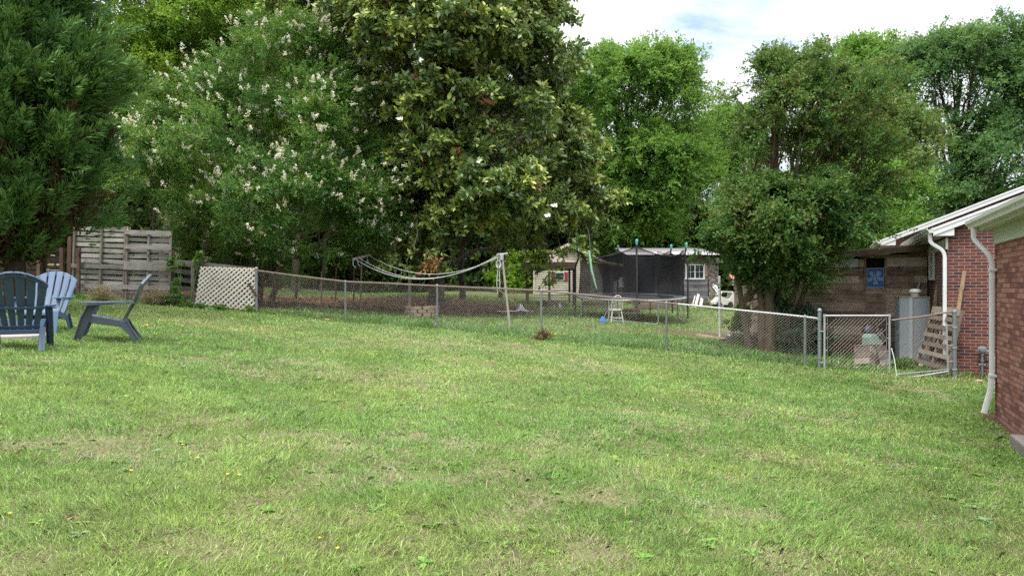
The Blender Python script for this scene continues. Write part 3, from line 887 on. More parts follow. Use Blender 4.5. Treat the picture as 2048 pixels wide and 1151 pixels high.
# ------------------------------------------------------------------ adirondack chairs
def chair(name, label, mat, loc, rz):
    """faces local +X"""
    c = thing(name, label, 'chair', loc, rz, 'plastic garden chairs on the lawn')
    # seat: slatted, falling to the back
    m = MB(); prof = [(.80, .375), (.855, .345), (.865, .30)]
    n = 5
    sx = [(.80, .385), (.66, .355), (.52, .325), (.40, .295), (.33, .275)]
    for i in range(4):
        a, b = sx[i], sx[i + 1]
        m.beam((a[0] - .006, 0, a[1] - .01), (b[0] + .006, 0, b[1] - .01), .53, .018)
    m.beam((.80, 0, .375), (.86, 0, .335), .53, .018).beam((.86, 0, .343), (.868, 0, .295), .53, .016)
    for s in (-1, 1):
        m.prism([(.82, s * .265 - .008, .39), (.32, s * .265 - .008, .285), (.30, s * .265 - .008, .19), (.42, s * .265 - .008, .205), (.80, s * .265 - .008, .275)], (0, .016, 0))
    m.box((.31, 0, .245), (.02, .53, .06))
    m.build('seat', mat, c, bevel=.006)
    # backrest: fan of slats in a plane leaning back, kinked at the arms
    th1 = RAD(28); th2 = RAD(24)
    O = Vector((.36, 0, .27)); d1 = Vector((-math.sin(th1), 0, math.cos(th1))); K = O + d1 * .33; d2 = Vector((-math.sin(th2), 0, math.cos(th2)))
    nrm = Vector((math.cos(th2), 0, math.sin(th2)))
    def P(s, y, k=0):
        p = (O + d1 * s) if s < .33 else K + d2 * (s - .33)
        return p + Vector((0, y, 0)) + nrm * k + nrm * (y * y * .35)
    m = MB(); ns = 6
    wid = lambda s: .235 + .125 * min(1, s / .62) 
    top = lambda y: .83 - .20 * (abs(y) / .36) ** 2.1
    for i in range(ns):
        f0 = -1 + 2 * i / ns + .035; f1 = -1 + 2 * (i + 1) / ns - .035
        ss = [0, .16, .33, .5, .64]
        L_ = []; R_ = []
        for s in ss:
            L_.append(P(s, f0 * wid(s))); R_.append(P(s, f1 * wid(s)))
        ylo, yhi = f0 * wid(.7), f1 * wid(.7)
        T = [P(top(ylo + (yhi - ylo) * q / 4), ylo + (yhi - ylo) * q / 4) for q in range(5)]
        ring = L_[:-1] + T + R_[:-1][::-1]
        # thickened plate
        vs = ring + [p - nrm * .014 for p in ring]; k = len(ring)
        m.add(vs, [tuple(range(k)), tuple(range(2 * k - 1, k - 1, -1))] + [(j, k + j, k + (j + 1) % k, (j + 1) % k) for j in range(k)])
    # ribs across the back
    def rib(s, w0, w1, fn=None, th=.02, ht=.035):
        pts = [(fn(y) if fn else s, y) for y in np.linspace(-w0, w0, 11)]
        for (a, ya), (b, yb) in zip(pts[:-1], pts[1:]):
            m.beam(P(a, ya, -.024), P(b, yb, -.024), th, ht, up=d2)
    rib(.33, .315, .3); rib(.05, .245, .2, ht=.05)
    rib(0, .345, 0, fn=lambda y: top(y) - .05, ht=.03)
    rib(0, .35, 0, fn=lambda y: top(y) - .012, ht=.024, th=.03)
    m.build('backrest', mat, c, bevel=.004)
    for s in (-1, 1):
        y = s * .325
        prof = [(.90, .545), (.90, .57), (.18, .575), (.16, .55)]
        pl = [(.905, y - .055, .56), (.92, y, .56), (.905, y + .06, .56), (.55, y + .075, .56), (.32, y + .05, .565), (.24, y + .02, .565), (.24, y - .03, .565), (.34, y - .05, .56)]
        m = MB().prism(pl, (0, 0, .022)); m.prism([(.88, y + .05 * s, .53), (.88, y + .062 * s, .53), (.30, y + .062 * s, .545), (.30, y + .05 * s, .545)], (0, 0, .02))
        m.build('armrest', mat, c, bevel=.008)
        yl = s * .30
        m = MB()
        for dy in (0,):
            m.prism([(.905, yl - .045, 0), (1.0, yl - .045, 0), (.90, yl - .045, .36), (.80, yl - .045, .562), (.68, yl - .045, .562), (.77, yl - .045, .36)], (0, .012, 0))
            m.prism([(.985, yl - .045, 0), (1.0, yl - .045, 0), (.902, yl - .045, .36), (.80, yl - .045, .562), (.786, yl - .045, .562), (.885, yl - .045, .36)], (0, .09, 0))
            m.prism([(.905, yl - .045, 0), (.917, yl - .045, 0), (.782, yl - .045, .36), (.692, yl - .045, .562), (.68, yl - .045, .562), (.77, yl - .045, .36)], (0, .05, 0))
        m.build('front_leg', mat, c, bevel=.005)
        yr = s * .275
        m = MB().prism([(.11, yr - .01, 0), (.22, yr - .01, 0), (.385, yr - .01, .20), (.40, yr - .01, .26), (.31, yr - .01, .31), (.25, yr - .01, .21)], (0, .014, 0))
        m.prism([(.13, yr - .035, 0), (.145, yr - .035, 0), (.265, yr - .035, .21), (.31, yr - .035, .305), (.29, yr - .035, .30), (.25, yr - .035, .21)], (0, .07, 0))
        m.build('rear_leg', mat, c, bevel=.005)
    return c


NAVY = paint('faded_slate_plastic', (.030, .054, .098), .42, .18, 4, (.06, .085, .115))
PERI = paint('periwinkle_plastic', (.062, .105, .180), .42, .15, 4, (.082, .125, .195))
SLATE = paint('grey_slate_plastic', (.060, .078, .10), .42, .2, 4, (.09, .11, .13))
def seat_at(local, X, Y, Z, rz):
    v = Matrix.Rotation(rz, 3, 'Z') @ Vector((local[0], local[1], 0))
    return Vector((X - v.x, Y - v.y, Z))


for (lab, mt, loc, P_, rz) in (('dark slate blue slatted plastic chair seen from behind, leftmost on the lawn', NAVY, (.17, -.275), (-6.05, 8.9, -.81), 119),
                               ('periwinkle blue plastic chair turned to the camera behind the dark slate one', PERI, (.96, .30), (-7.28, 11.0, -.73), -76),
                               ('grey slate plastic chair in side view on the lawn before the pallets', SLATE, (.96, -.3), (-6.70, 10.75, -.79), 206)):
    chair('garden_chair', lab, mt, seat_at(loc, *P_, RAD(rz)), RAD(rz))
pad = MB()
pad.lathe([(0, -.1), (.8, -.1), (.8, .02), (.77, .04), (0, .04)], (0, 0, 0), 28)
po = pad.build('paving_pad', paint('pale_concrete_pad', (.30, .275, .25), .9, .4, 3, (.2, .165, .14), bstr=.5), None)
po.location = (-7.62, 10.15, float(gz(-7.62, 10.15)) - .012); po.scale = (1, .62, 1)
tag(po, 'round pale concrete pad in the grass under the garden chairs', 'paving')

# ------------------------------------------------------------------ pallet wall, slat fence and lattice on the left
PAL = wood('grey_pallet_wood', (.12, .113, .105), (.30, .285, .265), (.47, .45, .425), 'x', 2.0)
PALV = wood('grey_pallet_post', (.11, .09, .075), (.23, .195, .165), (.37, .33, .285), 'z', 2.0)
BRN = wood('brown_stained_wood', (.05, .03, .022), (.11, .07, .05), (.19, .13, .095), 'z', 1.6)
rs = random.Random(3)
CHW = metal_mat('thin_wire', (.30, .29, .27), .5, .5, (.2, .18, .16), .3)


def pallet_panel(name, label, org, wd, ht, tilt, rows, posts, rails, slope=-.0):
    t_ = thing(name, label, 'pallet', org, 0, 'tall pallets standing on end')
    sk = lambda x, z: (x + z * tilt, 0, z + x * slope)
    hh = ht / rows
    m = MB()
    for r in range(rows):
        z = hh * (r + .5)
        for (a, b) in zip(posts[:-1], posts[1:]):
            j = rs.uniform(-.008, .008)
            A = Vector(sk(a, z + j)); B = Vector(sk(b, z - j + rs.uniform(-.006, .006)))
            m.beam(A + Vector((0, .045, 0)), B + Vector((0, .045, 0)), .018, hh * rs.uniform(.60, .78), tint=rs.uniform(.35, .8) * (.72 if r < 1 else 1))
    m.build('slats', PAL, t_)
    for q in posts:
        A = Vector(sk(q, 0)); B = Vector(sk(q, ht + rs.uniform(0, .04)))
        MB().beam(A, B, .05, .06, up=(0, 1, 0), tint=rs.uniform(.3, .6)).build('upright', PALV, t_)
    for z, a, b in rails:
        MB().beam(Vector(sk(a - .03, z)) + Vector((0, -.045, 0)), Vector(sk(b + .03, z)) + Vector((0, -.045, 0)), .022, .12, tint=rs.uniform(.4, .6)).build('rail', PAL, t_)
    m = MB()
    for k in range(int(wd / .055)):
        m.tube([Vector(sk(posts[0] + k * .055, .05)) + Vector((0, -.07, 0)), Vector(sk(posts[0] + k * .055, 1.25)) + Vector((0, -.07, 0))], .0018, 3, cap=False)
    for k in range(22):
        m.tube([Vector(sk(posts[0], .05 + k * .055)) + Vector((0, -.072, 0)), Vector(sk(posts[-1], .05 + k * .055)) + Vector((0, -.072, 0))], .0018, 3, cap=False)
    m.build('wire_netting', CHW, t_)
    return t_


q0 = at(145, 601, 20.0)
pallet_panel('pallet', 'grey pallet standing on end with a higher top, beside the conifer', q0, 1.5, 2.18, .03, 14, [0, .78, 1.47], [(.45, 0, 1.47), (1.02, 0, 1.47)], -.035)
q1 = at(250, 604, 19.95)
pallet_panel('pallet', 'grey pallet standing on end with three rails, next to the slat fence', q1, 1.3, 2.05, .025, 13, [.02, .64, 1.27], [(.44, 0, 1.27), (1.0, 0, 1.27), (1.12, 0, 1.27), (1.6, 0, 1.27), (2.02, 0, 1.27)], -.03)
for (px, py, tp, d, w_, lab) in ((156, 600, 495, 19.85, .085, 'short dark brown post in front of the higher pallet'), (343, 604, 500, 20.05, .10, 'brown square post at the end of the pallets'), (139, 598, 470, 20.2, .12, 'thick brown post where the pallets meet the dark board fence')):
    a = at(px, py, d); b = at(px + 2, tp, d)
    tag(MB().beam(a - Vector((0, 0, .15)), b, w_, w_, up=(0, 1, 0), tint=.45).build('wooden_post', BRN, None, bevel=.008), lab, 'post')

sf = thing('slat_fence', 'low grey fence of wide horizontal boards behind the white lattice', 'fence', (0, 0, 0))
for i, (yl, yr) in enumerate(((524, 541), (541, 558), (558, 574), (575, 589), (592, 604))):
    a = at(347, yl, 20.0); b = at(513, yr, 19.8)
    m = MB()
    h = .17 if i == 0 else .13
    m.beam(a, b, .02, h, tint=rs.uniform(.3, .6)); m.build('board', wood('shade_toned_board', (.055, .049, .043), (.135, .122, .109), (.235, .215, .195), 'x', 1.8) if i == 0 else sf_mat, sf)  # grey board tones darkened to carry the shade they stand in
    if i == 0: sf_mat = sf.children[-1].data.materials[0]
for px, pt, pb in ((385, 528, 612), (450, 540, 616)):
    MB().beam(at(px, pb, 19.86), at(px + 1, pt, 19.86), .09, .05, up=(0, 1, 0), tint=.4).build('post', PALV, sf)

# white plastic lattice: two layers of diagonal strips cut to a panel
LW = paint('yellowed_white_vinyl', (.62, .585, .52), .5, .35, 2.5, (.38, .30, .22))
la = thing('lattice_panel', 'white plastic diamond lattice panel leaning on the low slat fence', 'lattice', (0, 0, 0))
cTL, cTR, cBR, cBL = at(401, 533, 19.62), at(515, 536, 19.58), at(508, 622, 19.55), at(390, 607, 19.55)
def lat(u, v):
    return (cBL * (1 - u) + cBR * u) * (1 - v) + (cTL * (1 - u) + cTR * u) * v
m = MB(); wdt, hgt = 1.68, 1.16; pit = .145
for sgn in (1, -1):
    k = -12
    while k < 26:
        c0 = k * pit
        pts = []
        lo, hi = None, None
        for j in range(201):
            u = j / 200 * wdt; v = (u - c0) * sgn if sgn > 0 else (c0 - u)
            if 0 <= v <= hgt and 0 <= u <= wdt:
                if lo is None: lo = (u, v)
                hi = (u, v)
        if lo and hi and hi[0] - lo[0] > .04:
            A = lat(lo[0] / wdt, lo[1] / hgt); B = lat(hi[0] / wdt, hi[1] / hgt); o_ = Vector((0, -.006 * sgn, 0))
            m.beam(A + o_, B + o_, .007, .046)
        k += 1
m.build('strips', LW, la)
for o in list(la.children): pass
tag(MB().beam(at(496, 566, 19.45), at(513, 592, 19.45), .06, .012, up=(0, 1, 0), tint=.3).build('bark_strip', BRN, None), 'dark strip of bark hanging in front of the lattice', 'bark')

# dark board fence under the conifer, with plaques
bf_ = thing('board_fence', 'dark brown board fence in the shade under the big conifer', 'fence', (0, 0, 0))
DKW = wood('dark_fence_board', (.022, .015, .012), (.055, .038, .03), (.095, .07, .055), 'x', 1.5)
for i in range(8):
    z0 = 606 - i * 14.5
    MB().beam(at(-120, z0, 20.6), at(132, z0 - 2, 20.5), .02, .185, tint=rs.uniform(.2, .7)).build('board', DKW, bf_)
for px in (-60, 20, 78, 124):
    MB().beam(at(px, 612, 20.38), at(px, 488, 20.38), .10, .08, up=(0, 1, 0), tint=.5).build('post', BRN, bf_)
for (px, py, w_, h_, c_, lab) in ((102, 529, .19, .055, (.32, .22, .11), 'small tan plaque on the dark board fence'), (103, 511, .21, .04, (.34, .34, .33), 'narrow grey plaque high on the dark board fence')):
    tag(MB().box(at(px, py, 20.36), (w_, .015, h_)).build('plaque', paint('plaque_' + str(px), c_, .6, .3, 8), None, bevel=.004), lab, 'plaque')
a = at(116, 529, 20.36); tag(MB().lathe([(.0, -.01), (.035, -.008), (.035, .008), (0, .01)], a, 10, M=MR).box(a, (.10, .012, .03)).build('wall_ornament', paint('brass_grey', (.36, .34, .28), .5), None), 'small pale ornament right of the tan plaque', 'ornament')
m = MB().tube([at(98, 540, 20.36), at(120, 540, 20.36)], .008, 6).tube([at(98, 540, 20.36) + Vector((math.cos(k) * .035 - .03, 0, math.sin(k) * .035)) for k in np.linspace(0, 6.28, 10)], .008, 5)
tag(m.build('hanging_hook', paint('hook_grey', (.35, .35, .33), .5), None), 'thin grey hook rod hung across the dark fence', 'hook')

# ------------------------------------------------------------------ clothes line
ROPE = paint('grey_white_rope', (.42, .43, .43), .8, .2, 8)
OLD = wood('weathered_pole', (.10, .08, .065), (.20, .165, .14), (.30, .26, .22), 'z', 2)
t1 = thing('clothes_pole', 'thin brown clothes pole with a grey crossbar among the dark trees', 'pole', at(721, 630, 23.5))
b0 = at(721, 630, 23.5); tp = at(723, 518, 23.5)
MB().tube([(0, 0, -.15), tp - b0 + Vector((0, 0, .0))], .032, 10).build('post', BRN, t1, smooth=True)
c1, c2, c3 = at(709, 517, 23.0), at(718, 515, 23.4), at(737, 510, 24.2)
MB().beam(c1 - b0 - Vector((.05, .05, .02)), c3 - b0 + Vector((.05, .05, .01)), .05, .07, tint=.7).build('crossbar', OLD, t1)
t2 = thing('clothes_pole', 'pale leaning clothes pole with rope wound at its top inside the fence', 'pole', at(1020, 655, 19.3))
b1 = at(1020, 655, 19.3); tq = at(1004, 510, 19.3)
MB().tube([(.015, 0, -.15), tq - b1], [.034, .030], 10).build('post', metal_mat('bleached_pole', (.42, .38, .34), .75, .1, (.24, .20, .17), .5, 10), t2, smooth=True)
d1, d2, d3 = at(998, 509, 19.2), at(1003, 508, 19.35), at(1012, 507, 19.6)
MB().tube([d1 - b1 + Vector((-.05, -.05, 0)), d3 - b1 + Vector((.03, .05, 0))], .028, 8).build('crossbar', PALE, t2, smooth=True)


def sagline(a, b, s, n=26):
    return [a.lerp(b, i / n) - Vector((0, 0, s * 4 * (i / n) * (1 - i / n))) for i in range(n + 1)]


for (a, b, s, lab) in ((c1, d1, .68, 'front one of the three sagging clothes line ropes, the lowest at the left pole'), (c2, d2, .69, 'middle one of the three sagging clothes line ropes between the poles'), (c3, d3, .62, 'back one of the three sagging clothes line ropes, highest at the left pole')):
    m = MB().tube(sagline(a, b, s), .0105, 6)
    m.tube([a, a + Vector((-.05, -.02, -.10)), a + Vector((-.03, -.03, -.22)), a + Vector((.05, -.02, -.30))], .010, 5)
    tag(m.build('clothes_line', ROPE, None, smooth=True), lab, 'rope', 'sagging clothes line ropes')
m = MB()
for k in range(9):
    z = .0 - k * .018
    m.tube([Vector((math.cos(q) * .05 - .015, math.sin(q) * .05, z + q * .003)) + (tq - b1) for q in np.linspace(0, 6.28, 10)], .012, 5)
tq_ = at(997, 525, 19.25) - b1
for k in range(5):
    m.tube([tq_ + Vector((math.cos(q) * (.035 + .008 * k), -.01 * k, math.sin(q) * .10 - .05)) for q in np.linspace(0, 6.28, 16)], .010, 5)
m.tube([tq_ + Vector((-.02, 0, .2)), tq_ + Vector((-.02, 0, -.2)), tq_ + Vector((-.05, -.01, -.55)), tq_ + Vector((-.02, 0, -.85))], .012, 5)
m.tube([tq_ + Vector((.03, 0, .2)), tq_ + Vector((.03, 0, -.3)), tq_ + Vector((.04, -.01, -.6)), tq_ + Vector((.03, 0, -.78))], .012, 5)
m.build('rope_coil', ROPE, t2, smooth=True)

# concrete block ring
pr = thing('block_planter', 'ring of tan concrete blocks round a grey post under the trees', 'planter', Vector((-3.2, 24.6, float(gz(-3.2, 24.6)))))
PB = paint('tan_block', (.30, .24, .185), .95, .5, 6, (.17, .13, .10), bstr=.8)
m = MB()
for r in range(3):
    for k in range(11):
        a = 2 * math.pi * (k + .5 * (r % 2)) / 11
        if r == 2 and k in (3, 4, 5): continue
        M = Matrix.Rotation(a + math.pi / 2, 3, 'Z')
        m.box((math.cos(a) * .52, math.sin(a) * .52, .06 + r * .118), (.27, .15, .112), M, rs.random())
m.build('block_ring', PB, pr, bevel=.012)
b0 = at(822, 612, 24.7)
tag(MB().beam(b0 - Vector((.06, 0, .3)), at(820, 538, 24.7), .11, .11, up=(0, 1, 0), tint=.6).build('wooden_post', OLD, None, bevel=.01), 'weathered grey square post rising out of the block planter', 'post')
for (px, pb, pt, d, lab) in ((642, 600, 543, 28, 'thin pale stake standing alone in the shade behind the fence'), (671, 603, 533, 30, 'dark crooked stake behind the fence, left of the clothes pole'), (707, 606, 536, 31, 'slim dark stake just left of the clothes pole')):
    a = at(px, pb, d); a.z = float(gz(a.x, a.y)) - .05
    tag(MB().tube([a, at(px + 1, (pb + pt) / 2, d), at(px + 2, pt, d)], [.04, .035, .03], 7).build('wooden_stake', OLD if px == 642 else BRN, None, smooth=True), lab, 'stake')
# ------------------------------------------------------------------ trampoline
BLACKM = paint('black_foam_pole', (.018, .018, .02), .7, .2, 5)
TEAL = paint('teal_plastic_cap', (.10, .42, .36), .4, .2, 6)
MINT = paint('mint_foam_sleeve', (.20, .36, .27), .6, .3, 9, (.10, .22, .17))
TUBE = metal_mat('trampoline_tube', (.33, .35, .36), .45, .5, (.18, .19, .2), .5, 14)
t = NT('dark_safety_net')
d_ = t.n('ShaderNodeBsdfDiffuse'); d_.inputs[0].default_value = (.022, .023, .025, 1); tr_ = t.n('ShaderNodeBsdfTransparent')
mx_ = t.n('ShaderNodeMixShader')
nn = t.noise(1.2, 3); t.l(t.math('ADD', .48, t.math('MULTIPLY', nn, .30)), mx_.inputs[0])
t.l(tr_.outputs[0], mx_.inputs[1]); t.l(d_.outputs[0], mx_.inputs[2]); t.l(mx_.outputs[0], t.out.inputs[0])
NET = t.m
tr0 = Vector((4.55, 26.5, 0)); RT = 2.06
tp_ = thing('trampoline', 'large round trampoline with slack black safety net and teal pole caps', 'trampoline', tr0)
FZ = lambda a: -.345 + .10 * math.sin(a) + 0.0
def rim(a, r=RT, dz=0): return Vector((r * math.cos(a), r * math.sin(a), FZ(a) + dz))
NA = 48
MB().tube([rim(2 * math.pi * k / NA) for k in range(NA + 1)], .028, 8).build('frame_ring', TUBE, tp_, smooth=True)
m = MB()
A_ = [2 * math.pi * k / NA for k in range(NA)]
inner = [Vector((1.68 * math.cos(a), 1.68 * math.sin(a), FZ(a) - .02 - .0)) for a in A_]
m.add(inner + [Vector((0, 0, -.37))], [(k, (k + 1) % NA, NA) for k in range(NA)])
m.build('jump_mat', paint('black_jump_mat', (.03, .032, .036), .6, .3, 3, (.06, .062, .066)), tp_)
m = MB()
v0 = [rim(a, 1.64, .012) for a in A_] + [rim(a, 1.9, .03) for a in A_] + [rim(a, 2.08, .012) for a in A_]
m.add(v0, [(j * NA + k, j * NA + (k + 1) % NA, (j + 1) * NA + (k + 1) % NA, (j + 1) * NA + k) for j in (0, 1) for k in range(NA)])
m.build('spring_pad', paint('faded_teal_pad', (.30, .34, .35), .5, .5, 2.5, (.16, .19, .20)), tp_, smooth=True)
for k in range(4):
    a0 = RAD(-122 + 90 * k); a1 = a0 + RAD(50)
    g0 = float(gz(tr0.x + RT * math.cos(a0), tr0.y + RT * math.sin(a0))); g1 = float(gz(tr0.x + RT * math.cos(a1), tr0.y + RT * math.sin(a1)))
    pts = [rim(a0), rim(a0, RT, -.3), Vector((RT * math.cos(a0), RT * math.sin(a0), g0 + .06)), Vector((RT * math.cos(a0 + .05), RT * math.sin(a0 + .05), g0 + .01)), Vector((RT * math.cos(a1 - .05), RT * math.sin(a1 - .05), g1 + .01)), Vector((RT * math.cos(a1), RT * math.sin(a1), g1 + .06)), rim(a1, RT, -.3), rim(a1)]
    MB().tube(pts, .027, 8).build('leg', TUBE, tp_, smooth=True)
poles = [(180, 1.62, BLACKM), (-94, 1.68, BLACKM), (-12, 1.66, BLACKM), (30, 1.68, BLACKM), (95, 1.72, BLACKM)]
PT = []
for i, (ad, zt, mt) in enumerate(poles):
    a = RAD(ad); g = float(gz(tr0.x + 2.12 * math.cos(a), tr0.y + 2.12 * math.sin(a)))
    pts = [Vector((2.12 * math.cos(a), 2.12 * math.sin(a), g + .15)), Vector((2.12 * math.cos(a), 2.12 * math.sin(a), .8)), Vector((2.0 * math.cos(a), 2.0 * math.sin(a), zt - .45)), Vector((2.06 * math.cos(a), 2.06 * math.sin(a), zt - .1))]
    o = MB().tube(pts, .034, 8).build('net_pole', mt, tp_, smooth=True)
    MB().lathe([(.0, -.12), (.03, -.12), (.045, -.03), (.055, .02), (.05, .07), (0, .09)], pts[-1] + Vector((0, 0, .06)), 12).build('cap', TEAL, o, smooth=True)
    PT.append((a, zt - .22))
m = MB(); sl_ = at(1178, 501, 24.9) - tr0; lo_ = at(1193, 577, 24.75) - tr0
mid = at(1183, 540, 24.7) - tr0
m.tube([sl_, mid, lo_], [.036, .042, .028], 8)
o = m.build('net_pole', MINT, tp_, smooth=True); o['label'] = 'bent pole in a mint green foam sleeve'
# net hung between pole tops
PT.sort(); tops = []
PTx = PT + [(PT[0][0] + 2 * math.pi, PT[0][1])]
m = MB(); cols = 72; rows = 8; vs = []
for c_ in range(cols + 1):
    a = PT[0][0] + 2 * math.pi * c_ / cols
    for (a0, z0), (a1, z1) in zip(PTx[:-1], PTx[1:]):
        if a0 - 1e-6 <= a <= a1 + 1e-6:
            q = (a - a0) / (a1 - a0); break
    zt = z0 * (1 - q) + z1 * q - .30 * 4 * q * (1 - q) * min(1, (a1 - a0) / 1.2)
    sg = 4 * q * (1 - q)
    for r_ in range(rows + 1):
        f = r_ / rows
        rr = (1.98 - .22 * sg * math.sin(math.pi * f) - .16 * sg * f) * (1 + .012 * math.sin(a * 23 + 2 * f))
        z = (FZ(a) + .05) * (1 - f) + zt * f
        vs.append(Vector((rr * math.cos(a), rr * math.sin(a), z)))
fs = [(c_ * (rows + 1) + r_, (c_ + 1) * (rows + 1) + r_, (c_ + 1) * (rows + 1) + r_ + 1, c_ * (rows + 1) + r_ + 1) for c_ in range(cols) for r_ in range(rows)]
m.add(vs, fs).build('safety_net', NET, tp_, smooth=True)
m = MB().tube([vs[c_ * (rows + 1) + rows] for c_ in range(cols + 1)], .022, 6)
m.build('net_hem', BLACKM, tp_, smooth=True)
# slack fold of net hanging inside on the right
m = MB(); vs = []
for i in range(17):
    a = RAD(-70 + 62 * i / 16)
    for j in range(9):
        f = j / 8; r_ = 1.86 - .55 * (1 - f) * math.sin(math.pi * i / 16) ** 1 + .03 * math.sin(i * 2.3)
        vs.append(Vector((r_ * math.cos(a), r_ * math.sin(a), -.30 + f * 1.62 - .1 * math.sin(math.pi * i / 16))))
m.add(vs, [(i * 9 + j, (i + 1) * 9 + j, (i + 1) * 9 + j + 1, i * 9 + j + 1) for i in range(16) for j in range(8)])
m.build('net_fold', NET, tp_, smooth=True)

# ------------------------------------------------------------------ white spindle back chair
WCH = paint('chipped_white_paint', (.52, .50, .47), .5, .4, 9, (.30, .27, .23))
wc = thing('spindle_chair', 'white painted wooden spindle back chair standing in the grass before the trampoline', 'chair', at(1231, 643, 23.6), RAD(8))
wc.location.z = float(gz(wc.location.x, wc.location.y))
m = MB()
pl = [Vector((.22 * math.copysign(abs(math.cos(a)) ** .8, math.cos(a)), .22 * math.copysign(abs(math.sin(a)) ** .8, math.sin(a)), .43)) for a in np.linspace(0, 2 * math.pi, 24, endpoint=False)]
m.prism(pl, (0, 0, .04)).build('seat', WCH, wc, bevel=.01)
for sx in (-1, 1):
    for sy in (-1, 1):
        MB().tube([(sx * .155, sy * .14, .44), (sx * .185, sy * .18, .22), (sx * .215, sy * .21, 0)], [.018, .021, .014], 8).build('leg', WCH, wc, smooth=True)
m = MB().tube([(-.19, -.185, .2), (-.19, .185, .2)], .013, 6).tube([(.19, -.185, .2), (.19, .185, .2)], .013, 6).tube([(-.19, 0, .2), (.19, 0, .2)], .013, 6).tube([(-.2, -.19, .17), (.2, -.19, .17)], .014, 6)
m.build('stretcher', WCH, wc, smooth=True)
hoop = [Vector((.19 * math.cos(a) * (1 + .12 * math.sin(a)), -.17 - .10 * (max(0, math.sin(a))), .47 + .47 * max(0, math.sin(a)) ** .75)) for a in np.linspace(0, math.pi, 22)]
MB().tube(hoop, .017, 8).build('back_hoop', WCH, wc, smooth=True)
for k in range(6):
    x_ = -.13 + .052 * k
    MB().tube([(x_, -.165, .46), (x_ * 1.12, -.262, .47 + .455 * (1 - (x_ / .205) ** 2) ** .42)], .009, 6).build('spindle', WCH, wc, smooth=True)
bs = thing('toy_spade', 'blue plastic toy spade with a thin grey handle beside the white chair', 'toy', at(1206, 640, 23.6))
bs.location.z = float(gz(bs.location.x, bs.location.y))
MB().prism([(-.12, 0, .01), (.10, 0, .0), (.10, .02, .12), (.03, .03, .19), (-.06, .03, .17)], (0, .05, .0)).build('blade', paint('bright_blue_plastic', (.03, .17, .60), .35, .15, 6), bs, bevel=.015)
MB().tube([(.03, .03, .15), (.12, .05, .34), (.30, .1, .62)], .010, 6).build('handle', GALV, bs, smooth=True)

# ------------------------------------------------------------------ gazebo canopy and beige shed
CANV = paint('faded_pink_canvas', (.40, .29, .25), .9, .3, 1.6, (.30, .22, .19))
CANB = paint('brown_valance', (.17, .105, .09), .9, .3, 3)
BLKP = paint('black_post', (.015, .014, .015), .5, .2, 6)
gzb = thing('gazebo', 'gazebo with dark thin posts, pinkish canopy top and brown valance beside the trampoline', 'gazebo', (2.3, 34.2, -.88))
X0, X1, Y0, Y1 = -1.55, .62, -1.4, 1.0
for (x_, y_) in ((X0, Y0), (-.53, Y0), (X1, Y0), (X0, Y1), (X1, Y1)):
    MB().beam((x_, y_, -.05), (x_, y_, 2.02), .10, .10, up=(0, 1, 0)).build('post', BLKP, gzb)
m = MB(); zc = 2.10; ap = Vector((-.45, -.2, 2.62))
co = [Vector((X0 - .12, Y0 - .12, zc)), Vector((X1 + .12, Y0 - .12, zc)), Vector((X1 + .12, Y1 + .12, zc)), Vector((X0 - .12, Y1 + .12, zc))]
md = [p.lerp(ap, .55) - Vector((0, 0, .07)) for p in co]
m.add(co + md + [ap], [(0, 1, 5, 4), (1, 2, 6, 5), (2, 3, 7, 6), (3, 0, 4, 7), (4, 5, 8), (5, 6, 8), (6, 7, 8), (7, 4, 8)]).build('canopy', CANV, gzb)
m = MB()
for a, b in zip(co, co[1:] + co[:1]):
    n_ = 14
    for k in range(n_):
        p, q = a.lerp(b, k / n_), a.lerp(b, (k + 1) / n_)
        m.add([p, q, q - Vector((0, 0, .30)), (p + q) / 2 - Vector((0, 0, .34)), p - Vector((0, 0, .30))], [(0, 1, 2, 3, 4)])
m.build('valance', CANB, gzb)
m = MB()
for z_ in (.75, .42): m.tube([(X0, Y0, z_), (X1, Y0, z_)], .015, 5)
m.build('rail', BLKP, gzb)

VIN = NT('beige_vinyl_siding')
_a = VIN.noise(2, 4); VIN.pbr(VIN.ramp(_a, [(.3, (.36, .325, .25)), (.6, (.46, .42, .33))]), .5, 0, None)
VIN = VIN.m
be = thing('beige_shed', 'beige vinyl sided shed with small maroon shuttered window seen behind the gazebo', 'shed', (0, 39.5, 0))
bx0, bx1, bz0, bz1 = 1.22, 5.15, -.35, 1.52
m = MB()
nb_ = 15; hh = (bz1 - bz0) / nb_
for k in range(nb_):
    z = bz0 + k * hh
    m.prism([(bx0, -.035, z), (bx0, -.005, z + hh), (bx0, .05, z + hh), (bx0, .05, z)], (bx1 - bx0, 0, 0))
xm = (bx0 + bx1) / 2
for k in range(7):
    z = bz1 + k * hh; a = (bx1 - bx0) / 2 * (1 - (k + .5) / 7.6)
    m.prism([(xm - a, -.035, z), (xm - a, -.005, z + hh), (xm - a, .05, z + hh), (xm - a, .05, z)], (2 * a, 0, 0))
m.box((bx0 + .05, 1.6, (bz0 + bz1) / 2), (.06, 3, bz1 - bz0)).box((bx1 - .05, 1.6, (bz0 + bz1) / 2), (.06, 3, bz1 - bz0))
m.build('wall', VIN, be)
m = MB(); rp = bz1 + 7.6 * hh
for s in (-1, 1):
    xe = xm + s * ((bx1 - bx0) / 2 + .25); ze = bz1 - .11
    m.prism([(xe, -.25, ze), (xm, -.25, rp), (xm, -.25, rp + .07), (xe, -.25, ze + .07)], (0, 3.6, 0))
m.build('roof', metal_mat('pale_roof_metal', (.40, .33, .30), .6, .1, (.28, .23, .21), .5, 6), be)
m = MB()
